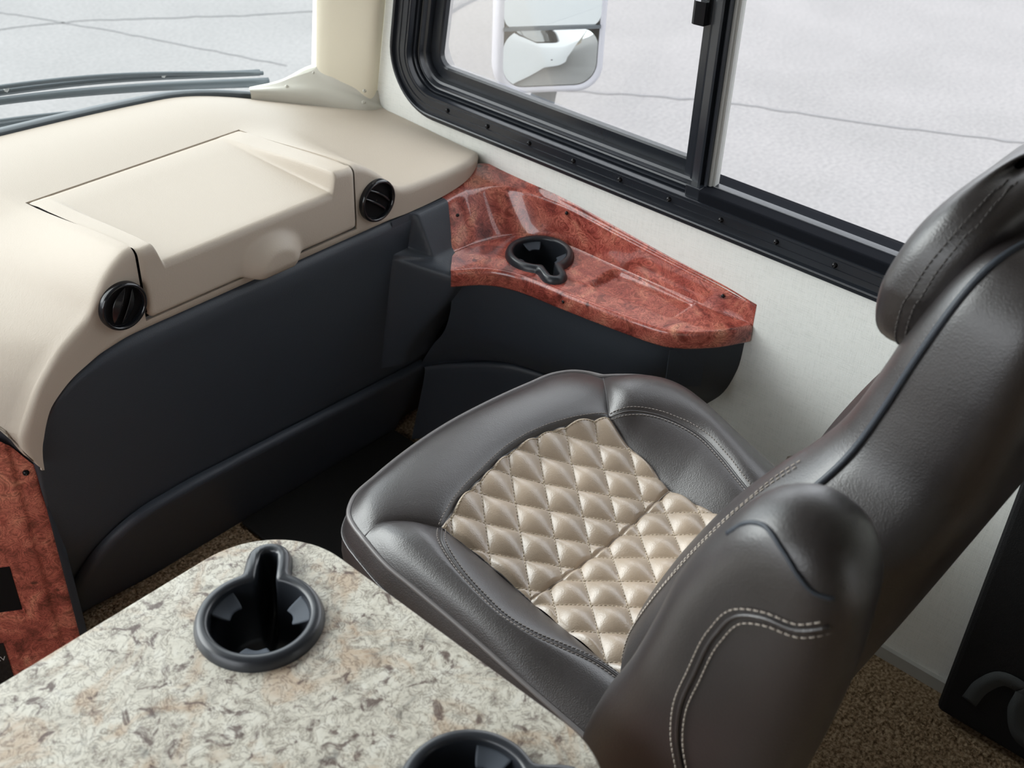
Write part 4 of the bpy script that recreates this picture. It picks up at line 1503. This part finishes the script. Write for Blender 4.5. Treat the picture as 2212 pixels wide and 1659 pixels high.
tube('seam', on_surface(CR, SURF, 0.0), 0.0009, 'quilt', cush, segs=6)
# piping around the rim and the skirt under it
rim = np.vstack([RIML[::-1], RIMF[1:], RIMR[1:]])
tube('piping', rim + np.array([0, 0, 0.0008]), 0.0034, 'piping', cush, segs=10)
cx_, cy_ = 0.95, 0.62
Psk = []
for sc, dz in ((0.0, -0.001), (0.003, -0.008), (0.010, -0.030), (0.012, -0.060), (0.008, -0.100), (-0.006, -0.135), (-0.05, -0.145)):
    row = []
    n = len(rim)
    for i in range(n):
        t = rim[min(i + 1, n - 1)] - rim[max(i - 1, 0)]
        nn = np.array([t[1], -t[0]]); nn = -nn / (np.linalg.norm(nn) + 1e-9)
        row.append((rim[i][0] + nn[0] * sc, rim[i][1] + nn[1] * sc, rim[i][2] + dz))
    Psk.append(row)
grid('cushion_skirt', Psk, 'leather', cush)
i0 = 0
tube('skirt_seam', [(p[0], p[1], p[2]) for p in np.array(Psk[2])], 0.0016, 'leather', cush, segs=6)
box('seat_base', (0.74, 1.14, 0.40, 0.74, 0.10, 0.345), 'black_plastic', seat, bevel=0.02)
box('pedestal', (0.80, 1.08, 0.42, 0.68, 0.0, 0.12), 'black_plastic', seat, bevel=0.015)

# backrest loft
BR = [  # z, y front, y back, half width front, half width back, front dish
    (.400, .430, .300, .225, .170, .000), (.440, .455, .280, .245, .192, .010), (.50, .470, .262, .256, .208, .025), (.56, .466, .245, .262, .218, .040), (.62, .448, .228, .262, .222, .050),
    (.68, .424, .212, .256, .220, .052), (.74, .396, .196, .238, .205, .045), (.785, .368, .184, .206, .192, .034), (.815, .345, .176, .175, .175, .022), (.85, .326, .170, .152, .158, .012),
    (.90, .310, .164, .142, .150, .005), (.95, .296, .160, .137, .143, .0), (1.00, .280, .158, .128, .133, .0), (1.03, .266, .164, .114, .117, .0), (1.047, .250, .178, .094, .094, .0), (1.054, .232, .198, .06, .06, .0)]
XB = 0.945
def back_section(z, yf, yb, hf, hb, dish, n=72):
    pts = []
    ym, hy = (yf + yb) / 2, (yf - yb) / 2
    for k in range(n):
        a = 2 * PI * k / n
        ca, sa = math.cos(a), math.sin(a)
        e = 2 / 3.6
        sx = math.copysign(abs(ca) ** e, ca)
        sy = math.copysign(abs(sa) ** e, sa)
        y = ym + hy * sy
        t = (sy + 1) / 2
        hw = hb + (hf - hb) * sstep(0.0, 0.75, t)
        x = XB + hw * sx
        if sy > 0:
            y -= dish * max(0, 1 - (abs(sx) / 0.62) ** 4) * sstep(0.0, 1.0, sy)
        pts.append((x, y, z))
    return pts
BRd = cr_param(BR, 64)
Pbk = [back_section(*r) for r in BRd]
backr = grid('backrest', Pbk, 'leather', seat, close_c=True)
# quilted beige insert in the dished front
Pq = []
for z in np.linspace(0.46, 0.79, 60):
    r = np.array([np.interp(z, BRd[:, 0], BRd[:, k]) for k in range(6)])
    row = []
    hq = 0.118
    for x in np.linspace(-hq, hq, 50):
        sx = abs(x) / r[3]
        y = r[1] - r[5] * max(0, 1 - (sx / 0.62) ** 4) + 0.003
        y += 0.006 * pillow(XB + x, z, (0.945, 0.6)) * min(1, (hq - abs(x)) / 0.012)
        row.append((XB + x, y, z))
    Pq.append(row)
grid('quilted_insert', Pq, 'quilt', backr)
# raised back panel outlined by a piped seam
kS = 32      # section index just ahead of the widest left point
bsl = np.array([Pbk[j][kS] for j in range(len(Pbk)) if 0.50 < Pbk[j][0][2] < 1.053])
def snap_back(path, lift=0.001):
    pts = np.array(Pbk).reshape(-1, 3)
    out = []
    for p in path:
        d2 = ((pts - p) ** 2).sum(1)
        ix = np.argpartition(d2, 3)[:3]
        w = 1 / (d2[ix] + 1e-7)
        q = (pts[ix] * w[:, None]).sum(0) / w.sum()
        c = np.array([XB, np.interp(q[2], BRd[:, 0], (BRd[:, 1] + BRd[:, 2]) / 2), q[2]])
        n_ = q - c
        n_ /= np.linalg.norm(n_) + 1e-9
        out.append(q + n_ * lift)
    out = np.array(out)
    for _ in range(3):
        out[1:-1] = (out[:-2] + 2 * out[1:-1] + out[2:]) / 4
    return out
tube('back_piping', snap_back(bsl, 0.0012), 0.0032, 'black_plastic', backr, segs=8)
seam_b = cr_spline([(1.065, 0.18, 0.50), (1.06, 0.17, 0.62), (1.05, 0.16, 0.75), (1.04, 0.15, 0.88)], 30)
stitches('stitching', snap_back(seam_b, 0.0016), 'thread_dark', backr, spacing=0.006, length=0.004)
# double stitched seam down the front-left bolster
sb = []
for z in np.linspace(0.52, 0.83, 40):
    r = [np.interp(z, BRd[:, 0], BRd[:, k]) for k in range(6)]
    sb.append((XB - r[3] * 0.90, r[1] + 0.02, z))
for d in (-0.004, 0.004):
    q = np.array(sb); q[:, 0] += d
    stitches('stitching', snap_back(q, 0.0012), 'thread', backr, spacing=0.006, length=0.004)
sb2 = []
for z in np.linspace(0.46, 0.80, 40):
    r = [np.interp(z, BRd[:, 0], BRd[:, k]) for k in range(6)]
    sb2.append((XB - r[3] * 1.02, (r[1] * 0.62 + r[2] * 0.38), z))
tube('side_piping', snap_back(np.array(sb2), 0.001), 0.0028, 'leather', backr, segs=8)

# headrest
Phd = []
HN = 64
for k, (z, hw, yf, yb) in enumerate([(.930, .040, .300, .268), (.935, .080, .314, .256), (.950, .106, .324, .250), (.970, .116, .328, .246), (.995, .120, .328, .242), (1.02, .121, .324, .238), (1.045, .118, .316, .234), (1.065, .112, .306, .230), (1.085, .100, .292, .230), (1.098, .082, .280, .234), (1.106, .058, .270, .242), (1.109, .03, .262, .250)]):
    row = []
    for i in range(HN):
        a = 2 * PI * i / HN
        ca, sa = math.cos(a), math.sin(a)
        e = 2 / 3.2
        sx = math.copysign(abs(ca) ** e, ca); sy = math.copysign(abs(sa) ** e, sa)
        x = XB + 0.016 + hw * sx
        wing = 0.012 * (abs(sx) ** 2.2)
        row.append((x, (yf + yb) / 2 + (yf - yb) / 2 * sy + wing, z - 0.014 - 0.012 * abs(sx) ** 3 * (1 if z > 1.0 else 0)))
    Phd.append(row)
Phd = cr_param(np.array(Phd).reshape(len(Phd), -1), 40).reshape(40, HN, 3)
head = grid('headrest', [list(map(tuple, r)) for r in Phd], 'leather', seat, close_c=True)
hs_ = []
for j in range(4, 38):
    for dd in (0,):
        i = int(HN * 0.5)
        hs_.append(Phd[j, i])
hs_ = np.array(hs_)
for d in (0.002, 0.010):
    q = hs_.copy(); q[:, 1] -= d
    q2 = []
    pts = Phd.reshape(-1, 3)
    for p in q:
        ix = np.argmin(((pts - p) ** 2).sum(1))
        q2.append(p * 0.3 + pts[ix] * 0.7 + np.array([-0.0015, 0, 0.0]))
    stitches('stitching', np.array(q2), 'thread_black', head, spacing=0.006, length=0.004)

# folded-up armrests
def armrest(xc, mirror_, label):
    out = cr_spline([(a, b, 0) for a, b in [(.404, .555), (.390, .62), (.362, .700), (.343, .77), (.326, .835), (.300, .892), (.274, .930), (.243, .945), (.210, .938), (.188, .908), (.181, .85), (.186, .75), (.198, .66), (.214, .56), (.245, .475), (.32, .445), (.395, .475)]], 90, closed=True)[:, :2]
    n = len(out)
    nrm = []
    for i in range(n):
        t = out[(i + 1) % n] - out[i - 1]
        t /= np.linalg.norm(t)
        nrm.append(np.array([-t[1], t[0]]))
    nrm = np.array(nrm)
    # make the normals point inward
    cen = out.mean(0)
    if np.mean(np.sum(nrm * (cen - out), axis=1)) < 0:
        nrm = -nrm
    P = []
    hw = 0.044
    spine = []
    for p in out:
        cz = min(max(p[1], 0.545), 0.872)
        spine.append((np.interp(cz, [0.545, 0.70, 0.80, 0.872], [0.305, 0.278, 0.258, 0.240]), cz))
    spine = np.array(spine)
    svals = [0.0, 0.25, 0.45, 0.6, 0.72, 0.81, 0.88, 0.93, 0.965, 0.988, 0.998, 1.0]
    for sg, sv in [(-1, v_) for v_ in svals] + [(1, v_) for v_ in svals[::-1][1:]]:
        X = xc + sg * hw * math.sqrt(max(0.0, 1 - sv ** 5))
        P.append([(X, *(spine[i] + (out[i] - spine[i]) * sv)) for i in range(n)])
    o = grid('armrest', P, 'leather', seat, close_c=True, label=label)
    allp = np.array(P).reshape(-1, 3)
    def snap(path, lift):
        res = []
        for y, z in path:
            cand = allp[(allp[:, 0] < xc)] if not mirror_ else allp[(allp[:, 0] > xc)]
            d2 = (cand[:, 1] - y) ** 2 + (cand[:, 2] - z) ** 2
            ix = np.argpartition(d2, 5)[:5]
            w = 1 / (d2[ix] + 1e-6)
            x = (cand[ix, 0] * w).sum() / w.sum()
            res.append((x + (-lift if not mirror_ else lift), y, z))
        res = np.array(res)
        for _ in range(4):
            res[1:-1, 0] = (res[:-2, 0] + 2 * res[1:-1, 0] + res[2:, 0]) / 4
        return res
    pad = cr_spline([(a, b, 0) for a, b in [(.194, .880), (.212, .868), (.238, .862), (.258, .850), (.273, .818), (.284, .765), (.291, .718), (.288, .680), (.276, .640), (.268, .60)]], 60)[:, :2]
    tube('seam', snap(pad, 0.0010), 0.0018, 'leather', o, segs=6)
    for d in (-0.006, 0.006):
        q = offs(np.column_stack([pad, np.zeros(len(pad))]), d)[:, :2]
        stitches('stitching', snap(q, 0.0012), 'thread', o, spacing=0.006, length=0.0042, lift=(-0.0006 if not mirror_ else 0.0006, 0, 0))
    cap = cr_spline([(a, b, 0) for a, b in [(.287, .902), (.272, .922), (.254, .930), (.238, .925), (.222, .914), (.208, .905), (.197, .903)]], 40)[:, :2]
    tube('seam', snap(cap, 0.0012), 0.0020, 'black_plastic', o, segs=6)
    return o
armrest(0.612, False, 'padded leather armrest folded up beside the backrest')

# ------------------------------------------------------------------ floor coverings
def pile(name, x0, x1, y0, y1, label, step=0.0032):
    nx, ny = int((x1 - x0) / step), int((y1 - y0) / step)
    Z = rng.random((ny, nx)) * 0.007
    Z = (Z + np.roll(Z, 1, 0) * 0.5 + np.roll(Z, 1, 1) * 0.5) / 2
    jx, jy = rng.normal(0, step * 0.3, (ny, nx)), rng.normal(0, step * 0.3, (ny, nx))
    P = [[(x0 + i * step + jx[j, i], y0 + j * step + jy[j, i], 0.003 + Z[j, i]) for i in range(nx)] for j in range(ny)]
    return grid(name, P, 'carpet', None, smooth=False, kind='stuff', cat='carpet', label=label)
pile('carpet_pile', 1.0, 1.365, -0.15, 0.40, 'brown looped carpet on the floor behind the seat')
pile('carpet_pile', 0.560, 0.888, 1.02, 1.404, 'brown looped carpet in the footwell beside the table corner')
fm = thing('footwell_mat', 'black rubber mat on the footwell floor before the seat', 'mat', (1.1, 1.1, 0.0))
box('mat_sheet', (0.89, 1.275, 0.76, 1.400, 0.001, 0.010), 'mat_rubber', fm, bevel=0.003)

# ------------------------------------------------------------------ black case behind the seat
cs = thing('black_case', 'black cloth covered case with grey webbing standing against the wall', 'case', (1.41, 0.1, 0.0))
box('case_body', (1.372, 1.4285, -0.55, 0.268, 0.012, 0.66), 'bag', cs, bevel=0.012)
wb = cr_spline([(1.3705, 0.225, 0.07), (1.3690, 0.215, 0.115), (1.369, 0.19, 0.15), (1.369, 0.165, 0.15), (1.369, 0.16, 0.10), (1.369, 0.14, 0.06), (1.3695, 0.10, 0.055)], 40)
Pwb = []
for i in range(40):
    t = wb[min(i + 1, 39)] - wb[max(i - 1, 0)]
    t /= np.linalg.norm(t)
    n_ = np.array([0, -t[2], t[1]])
    Pwb.append([tuple(wb[i] + n_ * 0.012), tuple(wb[i] - n_ * 0.012)])
w_o = grid('webbing_strap', Pwb, 'bag_mark', cs)
apply_solid(w_o, 0.002, 0)
